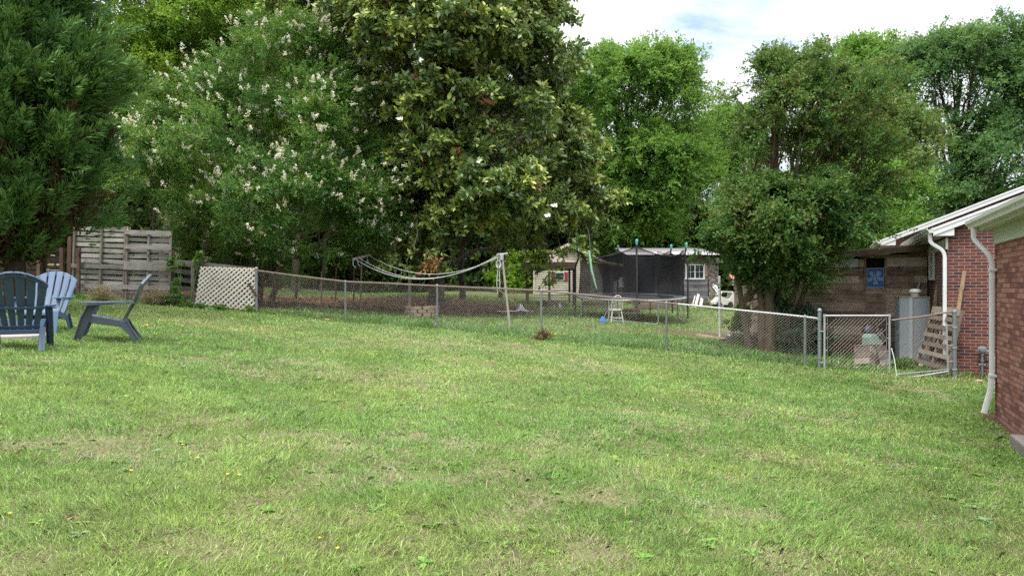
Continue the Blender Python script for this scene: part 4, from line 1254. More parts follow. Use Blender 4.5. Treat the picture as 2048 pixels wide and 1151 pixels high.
for s in (-1, 1):
    xe = xm + s * ((bx1 - bx0) / 2 + .25); ze = bz1 - .11
    m.prism([(xe, -.275, ze - .08), (xm, -.275, rp - .08), (xm, -.275, rp + .07), (xe, -.275, ze + .07)], (0, .022, 0))
m.box((bx1 - .04, -.05, (bz0 + bz1) / 2), (.10, .03, bz1 - bz0)).box((bx0 + .03, -.05, (bz0 + bz1) / 2), (.08, .03, bz1 - bz0))
m.build('trim', paint('cream_trim', (.60, .56, .47), .5, .2, 3), be)
MB().box((4.75, -.06, .52), (.62, .04, 1.72)).box((4.75, -.085, .9), (.5, .015, .7)).box((4.75, -.085, .1), (.5, .015, .6)).build('door', paint('cream_door', (.58, .55, .48), .5, .2, 3), be)
wn_ = MB().box((2.72, -.05, .87), (.52, .03, .03)).box((2.72, -.05, .44), (.52, .03, .03)).box((2.47, -.05, .655), (.03, .03, .46)).box((2.97, -.05, .655), (.03, .03, .46)).build('window', WHITE, be)
MB().box((2.72, -.04, .655), (.47, .02, .40)).build('pane', GLASS, wn_)
for s in (-1, 1):
    MB().box((2.72 + s * .36, -.055, .655), (.19, .03, .50)).build('shutter', paint('maroon_shutter', (.22, .035, .04), .5, .2, 6), be)

pc = thing('open_porch', 'low porch with tan sloping roof, blue posts and brown back wall behind the trampoline net', 'porch', (0, 38.5, 0))
MB().prism([(4.9, -1.2, 1.46), (7.4, -1.2, 1.05), (7.4, -1.2, .93), (4.9, -1.2, 1.36)], (0, 3.2, 0)).build('roof', paint('tan_roof_sheet', (.42, .35, .28), .7, .3, 2), pc)
MB().box((6.3, 1.8, .3), (2.4, .08, 1.9)).build('back_panel', paint('brown_wall_paint', (.16, .12, .10), .8, .3, 1.5), pc)
for x_ in (6.05, 6.95):
    MB().beam((x_, -1.1, -.5), (x_, -1.1, 1.9), .085, .085, up=(0, 1, 0)).build('post', paint('blue_post_%d' % int(x_ * 10), (.10, .20, .36), .5, .2, 4), pc)
MB().beam((5.4, -1.0, -.5), (5.4, -1.0, 1.2), .12, .12, up=(0, 1, 0)).build('post', BRN, pc)
MB().box((6.2, .3, -.46), (2.6, 3.0, .12)).build('deck', wood('porch_deck', (.08, .06, .05), (.16, .125, .10), (.25, .2, .17), 'x'), pc)
m = MB()
for k in range(-6, 12):
    for sgn in (1, -1):
        a = Vector((5.5 + k * .11, -1.05 - .006 * sgn, -.35)); b = a + Vector((sgn * .72, 0, .72))
        x0_, x1_ = 5.5, 6.55
        if sgn > 0:
            if b.x < x0_ or a.x > x1_: continue
        else:
            if a.x < x0_ or b.x > x1_: continue
        d = b - a
        q0_ = max(0, ((x0_ if sgn > 0 else x1_) - a.x) / d.x); q1_ = min(1, ((x1_ if sgn > 0 else x0_) - a.x) / d.x)
        if q1_ - q0_ > .05: m.beam(a + d * q0_, a + d * q1_, .006, .03)
m.build('lattice', LW, pc)
pch = thing('plastic_chair', 'white plastic patio chair on the porch seen through the trampoline net', 'chair', (5.85, 36.6, -.35), RAD(-20))
WPL = paint('white_plastic', (.55, .57, .58), .4, .15, 4)
MB().box((0, 0, .42), (.5, .5, .035)).box((0, -.26, .41), (.5, .02, .09)).build('seat', WPL, pch, bevel=.012)
MB().prism([(-.25, .24, .44), (.25, .24, .44), (.27, .30, .75), (.18, .33, .93), (-.18, .33, .93), (-.27, .30, .75)], (0, .03, .0)).build('backrest', WPL, pch, bevel=.012)
for sx in (-1, 1):
    MB().beam((sx * .27, -.22, .64), (sx * .27, .30, .66), .05, .03).build('armrest', WPL, pch, bevel=.01)
    for sy in (-1, 1):
        MB().tube([(sx * .27, sy * .23, .64 if sy < 0 else .45), (sx * .28, sy * .26, 0)], [.028, .022], 6).build('leg', WPL, pch)

# ------------------------------------------------------------------ weathered shed with corrugated roof and white window
WSH = wood('barn_board', (.05, .036, .028), (.145, .11, .09), (.27, .225, .19), 'x', 1.8)
WSG = wood('grey_barn_board', (.06, .06, .064), (.15, .15, .155), (.27, .26, .26), 'x', 1.8)
ws = thing('weathered_shed', 'weathered plank shed with corrugated metal roof and white double window', 'shed', (0, 33.4, 0))
a0 = 5.85; a1 = 9.45; zb = -.66; zt = 1.52
m = MB(); z = zb; rs = random.Random(12)
gm_ = MB()
while z < zt:
    h = rs.uniform(.13, .2); top = min(zt, z + h)
    for (p, q) in ((6.95, 8.2), (8.2, a1)):
        wx = (8.37, 9.23); sg = [(p, q)]
        if top > .42 and z < 1.12 and q > 9:
            sg = [(p, wx[0]), (wx[1], q)]
        for (u, v) in sg:
            mm = gm_ if (z < .42 and p > 8) else m
            mm.box(((u + v) / 2, rs.uniform(-.008, .008), (z + top) / 2), (v - u - .004, .03, top - z - .006), tint=rs.uniform(.25, .75))
    z = top
m.box((5.9, 0, .43), (.12, .05, 2.18), tint=.3).box((6.93, .02, .43), (.09, .05, 2.18), tint=.4).box(((a0 + a1) / 2, -.0, zt + .035), (a1 - a0, .06, .07), tint=.15)
m.build('plank_wall', WSH, ws)
gm_.build('grey_plank_wall', WSG, ws)
MB().box((6.4, 1.6, .4), (1.1, .06, 2.2)).build('doorway_shade_panel', paint('doorway_shade', (.02, .017, .015), .9), ws)  # near-black panel standing in for the shade inside the open doorway
m = MB().prism([(a0 + .02, .04, zb), (a0 + .02, .04, zt), (a0 + .02, 2.9, zt + .42), (a0 + .02, 2.9, zb)], (.05, 0, 0), tint=.35).prism([(a1 - .06, .04, zb), (a1 - .06, .04, zt), (a1 - .06, 2.9, zt + .42), (a1 - .06, 2.9, zb)], (.05, 0, 0), tint=.35)
m.box(((a0 + a1) / 2, 2.95, .6), (a1 - a0, .05, 2.6), tint=.3)
m.build('side_wall', WSH, ws)
m = MB().box((6.5, 1.0, zb - .05), (1.5, 2, .10)).box((8.2, .05, zb - .10), (2.6, .2, .12)); m.build('skid', BRN, ws)
n_ = 120; vs = []
for k in range(n_ + 1):
    x_ = a0 - .42 + (a1 + .5 - a0 + .42) * k / n_; w_ = .020 * math.sin(k * math.pi / 1.5)
    vs += [Vector((x_, -.45, zt + .07 + w_)), Vector((x_, 3.2, zt + .58 + w_))]
m = MB().add(vs, [(2 * k, 2 * k + 2, 2 * k + 3, 2 * k + 1) for k in range(n_)])
o = m.build('roof', metal_mat('corrugated_zinc', (.36, .33, .34), .45, .4, (.26, .24, .25), .5, 3), ws, smooth=True)
sm = o.modifiers.new('solid', 'SOLIDIFY'); sm.thickness = .01
w_ = MB()
x0_, x1_, z0_, z1_ = 8.39, 9.25, .44, 1.12
for (b, s) in ((((x0_ + x1_) / 2, -.03, z0_), (x1_ - x0_ + .1, .07, .07)), (((x0_ + x1_) / 2, -.03, z1_), (x1_ - x0_ + .1, .07, .07)), ((x0_, -.03, (z0_ + z1_) / 2), (.075, .068, z1_ - z0_ - .07)), ((x1_, -.03, (z0_ + z1_) / 2), (.075, .068, z1_ - z0_ - .07)), (((x0_ + x1_) / 2, -.03, (z0_ + z1_) / 2), (.06, .055, z1_ - z0_ - .07))):
    w_.box(b, s)
for q in (.25, .75):
    w_.box((x0_ + (x1_ - x0_) * q, -.03, (z0_ + z1_) / 2), (.016, .03, z1_ - z0_ - .07))
w_.box(((x0_ + x1_) / 2, -.03, (z0_ + z1_) / 2), (x1_ - x0_ - .08, .026, .016))
w_ = w_.build('window', WHITE, ws)
MB().box(((x0_ + x1_) / 2, -.005, (z0_ + z1_) / 2), (x1_ - x0_ - .05, .012, z1_ - z0_ - .05)).build('pane', GLASS, w_)
MB().box((9.36, -.03, .82), (.14, .03, .52), tint=.85).build('patch_board', wood('fresh_patch', (.15, .08, .04), (.28, .17, .10), (.36, .24, .15), 'z'), ws)
t = NT('mottled_cloth'); nn = t.noise(9, 5, .7); t.pbr(t.ramp(nn, [(.35, (.05, .04, .035)), (.48, (.13, .10, .085)), (.6, (.30, .26, .23)), (.7, (.12, .09, .07))]), .9, 0, nn, .4, .02)
m = MB(); vs = []
for i in range(9):
    for j in range(9):
        vs.append((9.48 + .062 * i + .02 * math.sin(j), -.02 - .03 * math.sin(i * 1.7 + j * .6), -.55 + .25 * j))
m.add(vs, [(i * 9 + j, (i + 1) * 9 + j, (i + 1) * 9 + j + 1, i * 9 + j + 1) for i in range(8) for j in range(8)]).build('hanging_tarp', t.m, ws, smooth=True)

# white boards and a brown board leaning on the shed
for (px0, px1, pb, pt, wd_, mt, lab, dd) in ((1390, 1397, 625, 588, .13, WCH, 'tallest white board leaning on the weathered shed', 0), (1400, 1404, 624, 596, .15, WCH, 'shorter white board leaning on the weathered shed', -.1), (1384, 1390, 624, 591, .06, WCH, 'narrow white board at the left of the leaning white boards', .12), (1377, 1388, 626, 603, .10, wood('raw_board', (.18, .10, .06), (.30, .19, .12), (.38, .27, .18), 'z'), 'short raw brown board leaning left of the white boards', -.15)):
    a = at(px0, pb, 32.2 + dd); a.z = float(gz(a.x, a.y)) - .02; b = at(px1, pt, 33.1 + dd * .5)
    tag(MB().beam(a, b, wd_, .02, up=(0, -1, 0)).build('leaning_board', mt, None), lab, 'board')

# toy car in white plastic
tcar = thing('toy_car', 'white plastic ride on toy car parked behind the thin pale pole', 'toy car', (9.25, 30.4, -.86), RAD(4))
tcar.scale = (1.12, 1.12, 1.12)
CREAM = paint('weathered_white_plastic', (.50, .48, .45), .5, .35, 3, (.30, .28, .25))
body = [(-.42, .12), (-.40, .22), (-.27, .36), (-.20, .42), (-.22, .52), (-.16, .54), (-.13, .44), (.02, .36), (.12, .33), (.22, .36), (.28, .50), (.28, .58), (.05, .60), (.05, .64), (.34, .63), (.40, .50), (.43, .2), (.43, .08), (.33, .08), (.31, .18), (.24, .23), (.16, .2), (.12, .1), (-.10, .1), (-.14, .19), (-.22, .22), (-.30, .19), (-.33, .12)]
MB().prism([(x_, -.24, z_) for x_, z_ in body], (0, .48, 0)).build('body', CREAM, tcar, bevel=.02)
MB().beam((-.20, -.2, .60), (.06, -.2, .63), .05, .04).beam((-.20, .2, .60), (.06, .2, .63), .05, .04).build('roof_rail', CREAM, tcar, bevel=.01)
for x_ in (-.22, .23):
    for y_ in (-.2, .2):
        w2 = MB().lathe([(.0, -.04), (.10, -.04), (.115, -.02), (.115, .02), (.10, .04), (0, .04)], (x_, y_, .115), 18, M=MR).build('wheel', paint('black_toy_wheel', (.02, .02, .022), .6), tcar, smooth=True)
sl = thing('plastic_slide', 'narrow white plastic slide tilted above the white toy car', 'slide', (0, 0, 0))
a, b = at(1428, 571, 31.2), at(1441, 588, 31.0)
MB().beam(a, b, .20, .03, up=(0, -1, .6)).beam(a + Vector((-.05, 0, .06)), b + Vector((-.05, 0, .06)), .03, .09, up=(0, -1, .6)).build('chute', WPL, sl, bevel=.01)
MB().tube([b, b + Vector((.05, 0, -.35)), Vector((b.x + .1, b.y, float(gz(b.x, b.y))))], .03, 6).build('leg', WPL, sl)
bh = thing('bird_house', 'small pale bird house with terracotta roof on crooked posts beside the shrub', 'bird house', (9.85, 30.8, -.9))
MB().prism([(-.14, -.3, 1.02), (.36, -.3, 1.02), (.36, -.3, 1.32), (-.14, -.3, 1.32)], (0, .4, 0)).build('box', CREAM, bh)
TER = paint('terracotta_tile', (.45, .17, .10), .8, .4, 8, (.30, .12, .08))
m = MB()
for k in range(6):
    m.prism([(-.24 + k * .115, -.38, 1.30), (-.14 + k * .115, -.38, 1.30), (-.13 + k * .115, -.1, 1.48), (-.23 + k * .115, -.1, 1.48)], (0, .03, .03)).prism([(-.24 + k * .115, .18, 1.30), (-.14 + k * .115, .18, 1.30), (-.13 + k * .115, -.1, 1.48), (-.23 + k * .115, -.1, 1.48)], (0, .03, .03))
m.build('roof', TER, bh)
MB().tube([(-.05, -.2, 1.1), (.06, -.2, .5), (.12, -.25, -.05)], .05, 7).build('post', BRN, bh, smooth=True)
MB().tube([(.10, -.1, 1.1), (.2, -.15, .5), (.24, -.2, -.05)], .035, 7).build('post', WCH, bh, smooth=True)
a = at(1440, 674, 20.0); a.z = float(gz(a.x, a.y)) - .1; b = at(1439, 553, 20.0)
tag(MB().tube([a, b], .037, 12).lathe([(.037, 0), (.03, .015), (0, .02)], b, 12).build('metal_pole', paint('pale_pole_paint', (.50, .51, .52), .5, .35, 7, (.30, .30, .30)), None, smooth=True), 'thin upright pale grey pole standing left of the multi stemmed tree', 'pole')

# timbers, bowl and low step left of the tree
p = at(1484, 668, 18.9); gzz = float(gz(p.x, p.y))
stp = thing('wooden_step', 'low grey wooden step of planks at the foot of the multi stemmed tree', 'step', (p.x, p.y, gzz), RAD(-10))
for k in range(4):
    MB().box((.0, .1 + k * .16, .20 + k * .03), (.75, .15, .03), tint=rs.uniform(.3, .7)).build('board', PAL, stp)
MB().box((0, -.0, .09), (.78, .04, .19), tint=.3).box((-.36, .3, .09), (.04, .6, .2), tint=.3).box((.36, .3, .09), (.04, .6, .2), tint=.3).build('frame', PAL, stp)
a = at(1395, 660, 20.6); b = at(1456, 667, 19.5)
a.z = float(gz(a.x, a.y)) + .03; b.z = float(gz(b.x, b.y)) + .04
tag(MB().beam(a, b, .09, .06, tint=.8).build('garden_timber', wood('bleached_timber', (.2, .15, .10), (.33, .26, .18), (.42, .35, .26), 'x'), None), 'long bleached timber lying in the grass behind the pale pole', 'timber')
bw = at(1461, 668, 19.2); bw.z = float(gz(bw.x, bw.y)) + .10
tag(MB().lathe([(.11, .12), (.15, 0), (.14, 0), (.10, .11), (.0, .10)], bw - Vector((0, 0, .0)), 20).lathe([(0, .0), (.13, 0), (.10, .12)], bw - Vector((0, 0, 0)), 20).build('metal_bowl', metal_mat('steel_bowl', (.6, .6, .6), .25, .9, (.45, .45, .45), .2), None, smooth=True), 'shiny steel dog bowl by the low wooden step', 'bowl')
tag(MB().box(bw + Vector((.0, .1, -.08)), (.5, .25, .12), tint=.2).build('timber_block', BRN, None), 'dark timber block under the steel bowl', 'block')

# white sheet on the ground and yellow rope by the clothes pole
m = MB(); vs = []; p = at(1032, 608, 27.5); rr = np.random.default_rng(4)
for i in range(15):
    for j in range(5):
        x_ = -.75 + i * .1; y_ = -.2 + j * .1
        h = .05 + .30 * math.exp(-((x_ - .18) / .14) ** 2 - (y_ / .16) ** 2) + rr.uniform(-.02, .03)
        vs.append((p.x + x_ + rr.uniform(-.02, .02), p.y + y_ * (1 + .6 * math.sin(i)), float(gz(p.x + x_, p.y + y_)) + h))
m.add(vs, [(i * 5 + j, (i + 1) * 5 + j, (i + 1) * 5 + j + 1, i * 5 + j + 1) for i in range(14) for j in range(4)])
tag(m.build('plastic_sheet', WPL, None), 'crumpled white plastic sheet on the ground between clothes pole and gazebo', 'sheet')
tag(MB().tube(sagline(at(1001, 582, 19.4), Vector((p.x + .15, p.y, float(gz(p.x, p.y)) + .3)), .05), .011, 5).build('yellow_rope', paint('yellow_rope_paint', (.55, .42, .08), .7), None), 'yellow rope stretched from the rope coil to the white sheet', 'rope')

# lumber and junk stacked under and behind the trampoline
rs = random.Random(21)
JW = wood('junk_wood', (.06, .04, .03), (.16, .115, .085), (.30, .23, .18), 'x')
def junk(name, lab, px, py, d, sz, rot, mt, cat):
    a = at(px, py, d); a.z = float(gz(a.x, a.y)) + sz[2] / 2
    o = MB()
    n_ = max(2, int(sz[2] / .09))
    for k in range(n_):
        for j in range(max(1, int(sz[1] / .14))):
            o.box((rs.uniform(-.04, .04), -sz[1] / 2 + .07 + j * .14, -sz[2] / 2 + (k + .5) * sz[2] / n_), (sz[0] * rs.uniform(.8, 1), .125, sz[2] / n_ * (.55 if k % 2 else .9)), tint=rs.random())
    o = o.build(name, mt, None); o.location = a; o.rotation_euler = (0, 0, rot); tag(o, lab, cat)
junk('lumber_stack', 'low stack of brown lumber under the weathered shed behind the trampoline', 1312, 612, 31.0, (2.0, .9, .45), .05, JW, 'lumber')
junk('lumber_stack', 'small heap of boards under the left side of the trampoline', 1195, 600, 31.5, (1.5, .6, .32), -.1, JW, 'lumber')
junk('wood_pile', 'jumbled pile of scrap wood beneath the gazebo valance', 1108, 606, 31.4, (1.1, .7, .36), .3, wood('old_scrap', (.05, .04, .035), (.13, .10, .085), (.26, .21, .18), 'x'), 'wood pile')
junk('lumber_stack', 'dark red boards lying on the grass behind the spindle chair', 1258, 614, 29.2, (.95, .5, .16), .1, paint('dark_red_board', (.17, .05, .04), .8, .4, 4), 'lumber')
for (x0_, x1_, py, pt, lab) in ((1104, 1110, 611, 590, 'slanted pale plank at the left of the scrap wood pile'), (1116, 1122, 610, 592, 'slanted pale plank at the right of the scrap wood pile')):
    a = at(x0_ + 5, py, 31); b = at(x0_, pt, 31.3); a.z = float(gz(a.x, a.y))
    tag(MB().beam(a, b, .12, .025, up=(0, -1, 0), tint=.8).build('plank', PAL, None), lab, 'plank')

# ------------------------------------------------------------------ right hand corner by the gate
SHEET = metal_mat('galvanised_sheet', (.23, .27, .30), .5, .4, (.33, .37, .40), .5, 5)
tk = at(1828, 717, 16.3)
tz = float(gz(tk.x, tk.y))
tn = thing('metal_tank', 'tall blue grey sheet metal cabinet with a vent cap beside the far brick house', 'tank', (tk.x - .02, tk.y, tz))
hT = at(0, 594, 16.2).z - tz
m = MB()
prof = [(-.37, -.08), (-.26, -.30), (-.20, -.34), (.14, -.40), (.36, -.06), (.30, .32), (-.24, .36)]
m.prism([(x_, y_, 0) for x_, y_ in prof], (0, 0, hT))
m.build('cabinet', SHEET, tn, bevel=.012)
m = MB()
for (x_, y_) in ((-.20, -.347), (.14, -.407)):
    m.beam((x_, y_, .02), (x_, y_, hT), .02, .014, up=(0, 1, 0))
m.box((.02, -.385, .42), (.06, .02, .075)).prism([(x_ * 1.03, y_ * 1.03, hT) for x_, y_ in prof], (0, 0, .015))
m.build('seam', metal_mat('sheet_edge', (.33, .31, .25), .6, .4, (.25, .2, .14), .5), tn)
MB().tube([(.02, -.05, hT + .0), (.02, -.05, hT + .12)], .085, 16).lathe([(.10, .055), (.11, .06), (.11, .075), (.10, .08)], (.02, -.05, hT), 16).lathe([(.13, .11), (.135, .13), (.12, .165), (.07, .19), (0, .195)], (.02, -.05, hT), 20).build('vent_cap', paint('pale_vent_paint', (.50, .50, .49), .5, .2, 5), tn, smooth=True)
sbp = at(1822, 724, 15.75)
tag(MB().prism([(sbp.x - .55, sbp.y - .1, tz - .1), (sbp.x + .2, sbp.y - .15, tz - .1), (sbp.x + .35, sbp.y + .6, tz - .1), (sbp.x - .5, sbp.y + .6, tz - .1)], (0, 0, .17)).build('paving_slab', paint('white_slab', (.50, .49, .46), .8, .35, 5, (.30, .28, .25)), None, bevel=.015), 'pale slab on the ground in front of the metal cabinet', 'slab')

# leaning pallet
pl_ = thing('leaning_pallet', 'weathered wooden pallet leaning against the corner of the far brick house', 'pallet', (0, 0, 0))
BL, BR, TL, TR = at(1832, 727, 15.25), at(1897, 746, 14.35), at(1869, 615, 15.1), at(1924, 620, 14.22)
PQ = lambda u, v, k=0: ((BL * (1 - u) + BR * u) * (1 - v) + (TL * (1 - u) + TR * u) * v) + nP * k
nP = (BR - BL).cross(TL - BL).normalized()
if nP.y > 0: nP = -nP
rs = random.Random(8)
DPW = wood('dim_pallet_wood', (.075, .06, .048), (.185, .155, .125), (.30, .26, .215), 'x', 2.0)
for i, v in enumerate((.06, .235, .385, .535, .685, .83, .96)):
    wv = .085 if i in (6,) else .075
    MB().beam(PQ(.0, v, .045), PQ(1, v, .045), .018, 1.22 * wv * (1.5 if i == 6 else 1), up=PQ(.5, .6) - PQ(.5, .4), tint=rs.uniform(.3, .8)).build('deck_board', DPW, pl_)
for u in (.02, .5, .98):
    MB().beam(PQ(u, -.02), PQ(u, 1.0), .035, .075, up=nP, tint=.45).build('stringer', PALV, pl_)
for v in (.1, .4, .7, .95):
    MB().beam(PQ(.0, v, -.045), PQ(1, v, -.045), .018, .09, up=PQ(.5, .6) - PQ(.5, .4), tint=rs.uniform(.4, .8)).build('bottom_board', DPW, pl_)

# loose boards
NEW = wood('new_lumber', (.22, .14, .07), (.40, .29, .17), (.52, .41, .27), 'z', 1.5)
for (a, b, w_, mt, lab) in ((at(1853, 705, 15.9), at(1879, 559, 16.2), .09, NEW, 'long yellowish board leaning behind the pallet, left of the white downspout'),
                            (at(1866, 690, 16.0), at(1886, 566, 16.3), .05, WCH, 'thin pale board leaning beside the long yellowish one'),
                            (at(1905, 690, 14.35), at(1929, 541, 14.40), .055, wood('tan_stick', (.2, .12, .07), (.34, .23, .15), (.42, .3, .2), 'z'), 'single tan stick leaning on the far brick wall'),
                            (at(1796, 700, 17.2), at(1842, 556, 17.6), .03, WCH, 'thin pale rod leaning on the plank shed above the metal cabinet')):
    tag(MB().beam(a, b, w_, .04, up=(0, -1, 0), tint=.6).build('leaning_board', mt, None), lab, 'board')
rk = thing('garden_rake', 'rusty garden rake head up against the plank shed above the metal cabinet', 'rake', (0, 0, 0))
hh_ = at(1836, 576, 17.3)
m = MB()
for k in range(5):
    m.tube([hh_ + Vector((-.06 + k * .05, 0, -.10)), hh_ + Vector((.0 + k * .05, 0, .02))], .006, 5)
m.build('tines', RUST, rk)
MB().tube([hh_ + Vector((.04, 0, -.1)), at(1815, 690, 17.0)], .014, 6).build('handle', BRN, rk)

# tilted crates, green box and black pot
CRW = wood('grey_crate_wood', (.06, .05, .042), (.16, .138, .118), (.28, .25, .22), 'x', 1.6)
def crate(name, lab, loc, rot, s, mt):
    c = thing(name, lab, 'crate', loc, 0); c.rotation_euler = rot
    m = MB()
    for k in range(3):
        z = s[2] * (k + .5) / 3
        for y_ in (-s[1] / 2, s[1] / 2): m.box((0, y_, z), (s[0], .02, s[2] / 3 - .006), tint=rs.random())
        for x_ in (-s[0] / 2 + .011, s[0] / 2 - .011): m.box((x_, 0, z), (.02, s[1] - .022, s[2] / 3 - .006), tint=rs.random())
    m.build('side_boards', mt, c)
    MB().box((0, 0, .012), (s[0] - .046, s[1] - .024, .022), tint=.3).build('base_board', CRW, c)
    m = MB()
    for x_ in (-1, 1):
        for y_ in (-1, 1): m.box((x_ * (s[0] / 2 - .04), y_ * (s[1] / 2 - .028), s[2] / 2 + .012), (.035, .03, s[2] - .03), tint=.5)
    m.box((0, 0, s[2] + .011), (s[0] + .03, s[1] + .03, .02), tint=.45)
    m.build('lid_board', DPW, c)
    return c
p1 = at(1731, 727, 15.3); p1.z = float(gz(p1.x, p1.y)) - .02
crate('wooden_crate', 'grey wooden crate tipped onto its edge inside the gate', p1 + Vector((-.06, -.05, .02)), (RAD(-10), RAD(27), RAD(34)), (.24, .34, .44), DPW)
p2 = at(1755, 722, 15.55); p2.z = float(gz(p2.x, p2.y)) - .01
crate('wooden_crate', 'grey wooden crate standing upright behind the tipped one', p2 + Vector((.07, .02, 0)), (RAD(-9), RAD(-5), RAD(14)), (.25, .30, .42), CRW)
gb = thing('mower_engine', 'pale green metal box with angled silver rods resting behind the crates', 'machine', p2 + Vector((.03, .32, .0)), RAD(15))
MB().prism([(-.20, -.18, .45), (.14, -.18, .45), (.18, -.18, .50), (-.02, -.18, .70), (-.16, -.18, .70), (-.20, -.18, .62)], (0, .26, 0)).build('housing', paint('pale_green_metal', (.20, .29, .235), .5, .3, 6, (.14, .18, .15)), gb, bevel=.015)
MB().box((0, -.05, .22), (.26, .2, .45)).build('stand', BRN, gb)
MB().tube([(.0, -.2, .72), (.17, -.2, .55)], .014, 6).tube([(.07, -.2, .74), (.2, -.2, .60)], .014, 6).build('rod', PALE, gb)
bp = p2 + Vector((.0, .4, .74))
tag(MB().lathe([(0, -.13), (.09, -.12), (.135, -.05), (.15, .03), (.13, .10), (.08, .13), (0, .13)], bp, 22, M=Matrix.Rotation(RAD(75), 3, 'X')).build('black_pot', paint('black_pot_plastic', (.012, .014, .022), .45, .2, 5), None, smooth=True), 'round blue black pot lying on its side on top of the pale green box', 'pot')
a = at(1762, 745, 14.6)
tag(MB().beam(at(1757, 742, 14.75), at(1792, 746, 14.45), .16, .04, tint=.8).build('plank', NEW, None), 'short split yellowish board lying on the ground at the gate', 'plank')
for i, (px, py, d) in enumerate(((1715, 742, 14.6), (1958, 740, 13.6), (1985, 742, 13.4), (655, 645, 19.0), (621, 641, 19.4))):
    a = at(px, py, d); a.z = float(gz(a.x, a.y)) + .01
    L_ = ('tan flat stone in the grass inside the gate', 'pale chip of stone on the bare soil below the gas meter', 'tan chip of stone right of the gas meter riser', 'orange brown dead leaf on the lawn by the fence', 'small tan dead leaf on the lawn left of the orange one')[i]
    tag(MB().prism([(a.x - .07, a.y - .03, a.z), (a.x + .03, a.y - .05, a.z), (a.x + .09, a.y, a.z), (a.x + .02, a.y + .05, a.z), (a.x - .06, a.y + .03, a.z)], (.0, 0, .035)).build('stone_chip' if i < 3 else 'dead_leaf', paint('chip_%d' % i, (.42, .30, .20) if i < 3 else (.42, .22, .12), .8, .2, 9), None, bevel=.008), L_, 'stone' if i < 3 else 'leaf')

# dandelions
YEL = paint('dandelion_yellow', (.75, .52, .02), .6, .1, 9)
STEM = paint('flower_stem', (.10, .20, .04), .6, .1, 9)
proto = thing('dandelion', 'small yellow flower head standing in the grass', 'flower', (0, 0, 0), 0, 'small yellow flowers in the grass')
m = MB()
for k in range(11):
    a = 6.283 * k / 11; d_ = Vector((math.cos(a), math.sin(a), .35 + .2 * (k % 2))); s_ = Vector((-math.sin(a), math.cos(a), 0))
    m.add([(0, 0, .085), d_ * .022 + s_ * .008 + Vector((0, 0, .085)), d_ * .034 + Vector((0, 0, .085)), d_ * .022 - s_ * .008 + Vector((0, 0, .085))], [(0, 1, 2, 3)])
m.build('flower_head', YEL, proto)
MB().tube([(0, 0, 0), (.006, 0, .085)], .004, 5).build('stem', STEM, proto)
rr = random.Random(2)
spots = [(284, 643, 12.6), (293, 650, 12.4), (312, 677, 11.4), (455, 1010, 4.3), (395, 985, 4.6), (365, 955, 4.9), (262, 1006, 4.2), (20, 1098, 3.4), (640, 1112, 3.4), (675, 1122, 3.3), (478, 998, 4.3)]
spots += [(1090 + rr.uniform(-6, 40), 649 + rr.uniform(-4, 6), 17.9 + rr.uniform(-.4, .6)) for _ in range(10)]
for i, (px, py, d) in enumerate(spots):
    o = proto if i == 0 else copy_tree(proto)
    a = at(px, py, d); o.location = (a.x, a.y, float(gz(a.x, a.y))); o.rotation_euler = (0, 0, rr.uniform(0, 6)); s_ = (1.0 if d > 10 else .30) * rr.uniform(.8, 1.3); o.scale = (s_, s_, s_)
# ------------------------------------------------------------------ trees
def nrmz(a):
    return a / np.maximum(np.linalg.norm(a, axis=-1, keepdims=True), 1e-9)


def envelope(rng, d, rows, n, rpx, flat=.8, shell=.75, depth=1.0, front=.66):
    """lobes filling a crown whose outline is given by rows (y, xleft, xright); returns centres, radii"""
    rows = np.array(rows, float)
    ys = rng.uniform(rows[0, 0], rows[-1, 0], n * 4)
    xl = np.interp(ys, rows[:, 0], rows[:, 1]); xr = np.interp(ys, rows[:, 0], rows[:, 2])
    keep = rng.random(n * 4) < (xr - xl) / (xr - xl).max(); ys, xl, xr = ys[keep][:n], xl[keep][:n], xr[keep][:n]
    n = len(ys)
    r = rpx * rng.uniform(.7, 1.25, n)
    ys = np.maximum(ys, rows[0, 0] + r * .85)
    hw = np.maximum((xr - xl) / 2 - r * .9, 5)
    a = rng.uniform(0, 2 * np.pi, n); a = np.where(rng.random(n) < front, -np.abs(((a + np.pi) % (2 * np.pi)) - np.pi), a); q = shell + (1 - shell) * rng.random(n); q *= np.where(rng.random(n) < .25, rng.random(n), 1)
    px = (xl + xr) / 2 + hw * q * np.cos(a); dd = hw / F * d * q * np.sin(a) * depth + rng.normal(0, .2, n)
    D = d + dd
    C = np.stack([(px - CX) / F * d, D, (CY - ys) / F * d], 1)
    mid = np.stack([((xl + xr) / 2 - CX) / F * d, np.full(n, d), (CY - ys) / F * d - .35 * r / F * d], 1)
    return C, r / F * d, nrmz(C - mid + rng.normal(0, .05, (n, 3)))


def clusters(rng, C, Rr, OUT, n, flat=.8, fill=.16):
    w = Rr ** 2; k = rng.choice(len(C), n, p=w / w.sum())
    NS = 11                                  # each bough carries a few denser sprays
    sd_ = nrmz(rng.normal(0, 1, (len(C), NS, 3)) + OUT[:, None] * .75 + np.array([0, 0, .6]))
    sq = rng.uniform(.55, 1.08, (len(C), NS))
    j = rng.integers(0, NS, n)
    dirs = sd_[k, j]
    P = C[k] + (dirs * sq[k, j][:, None] + rng.normal(0, .17, (n, 3)) * np.array([1.15, 1.15, .6])) * Rr[k][:, None] * np.array([1, 1, flat])
    inn = rng.random(n) < fill
    P[inn] = C[k][inn] + rng.normal(0, .33, (inn.sum(), 3)) * Rr[k][inn][:, None]
    k = k * NS + j
    return P, nrmz(dirs + .4 * OUT[k // NS]), k


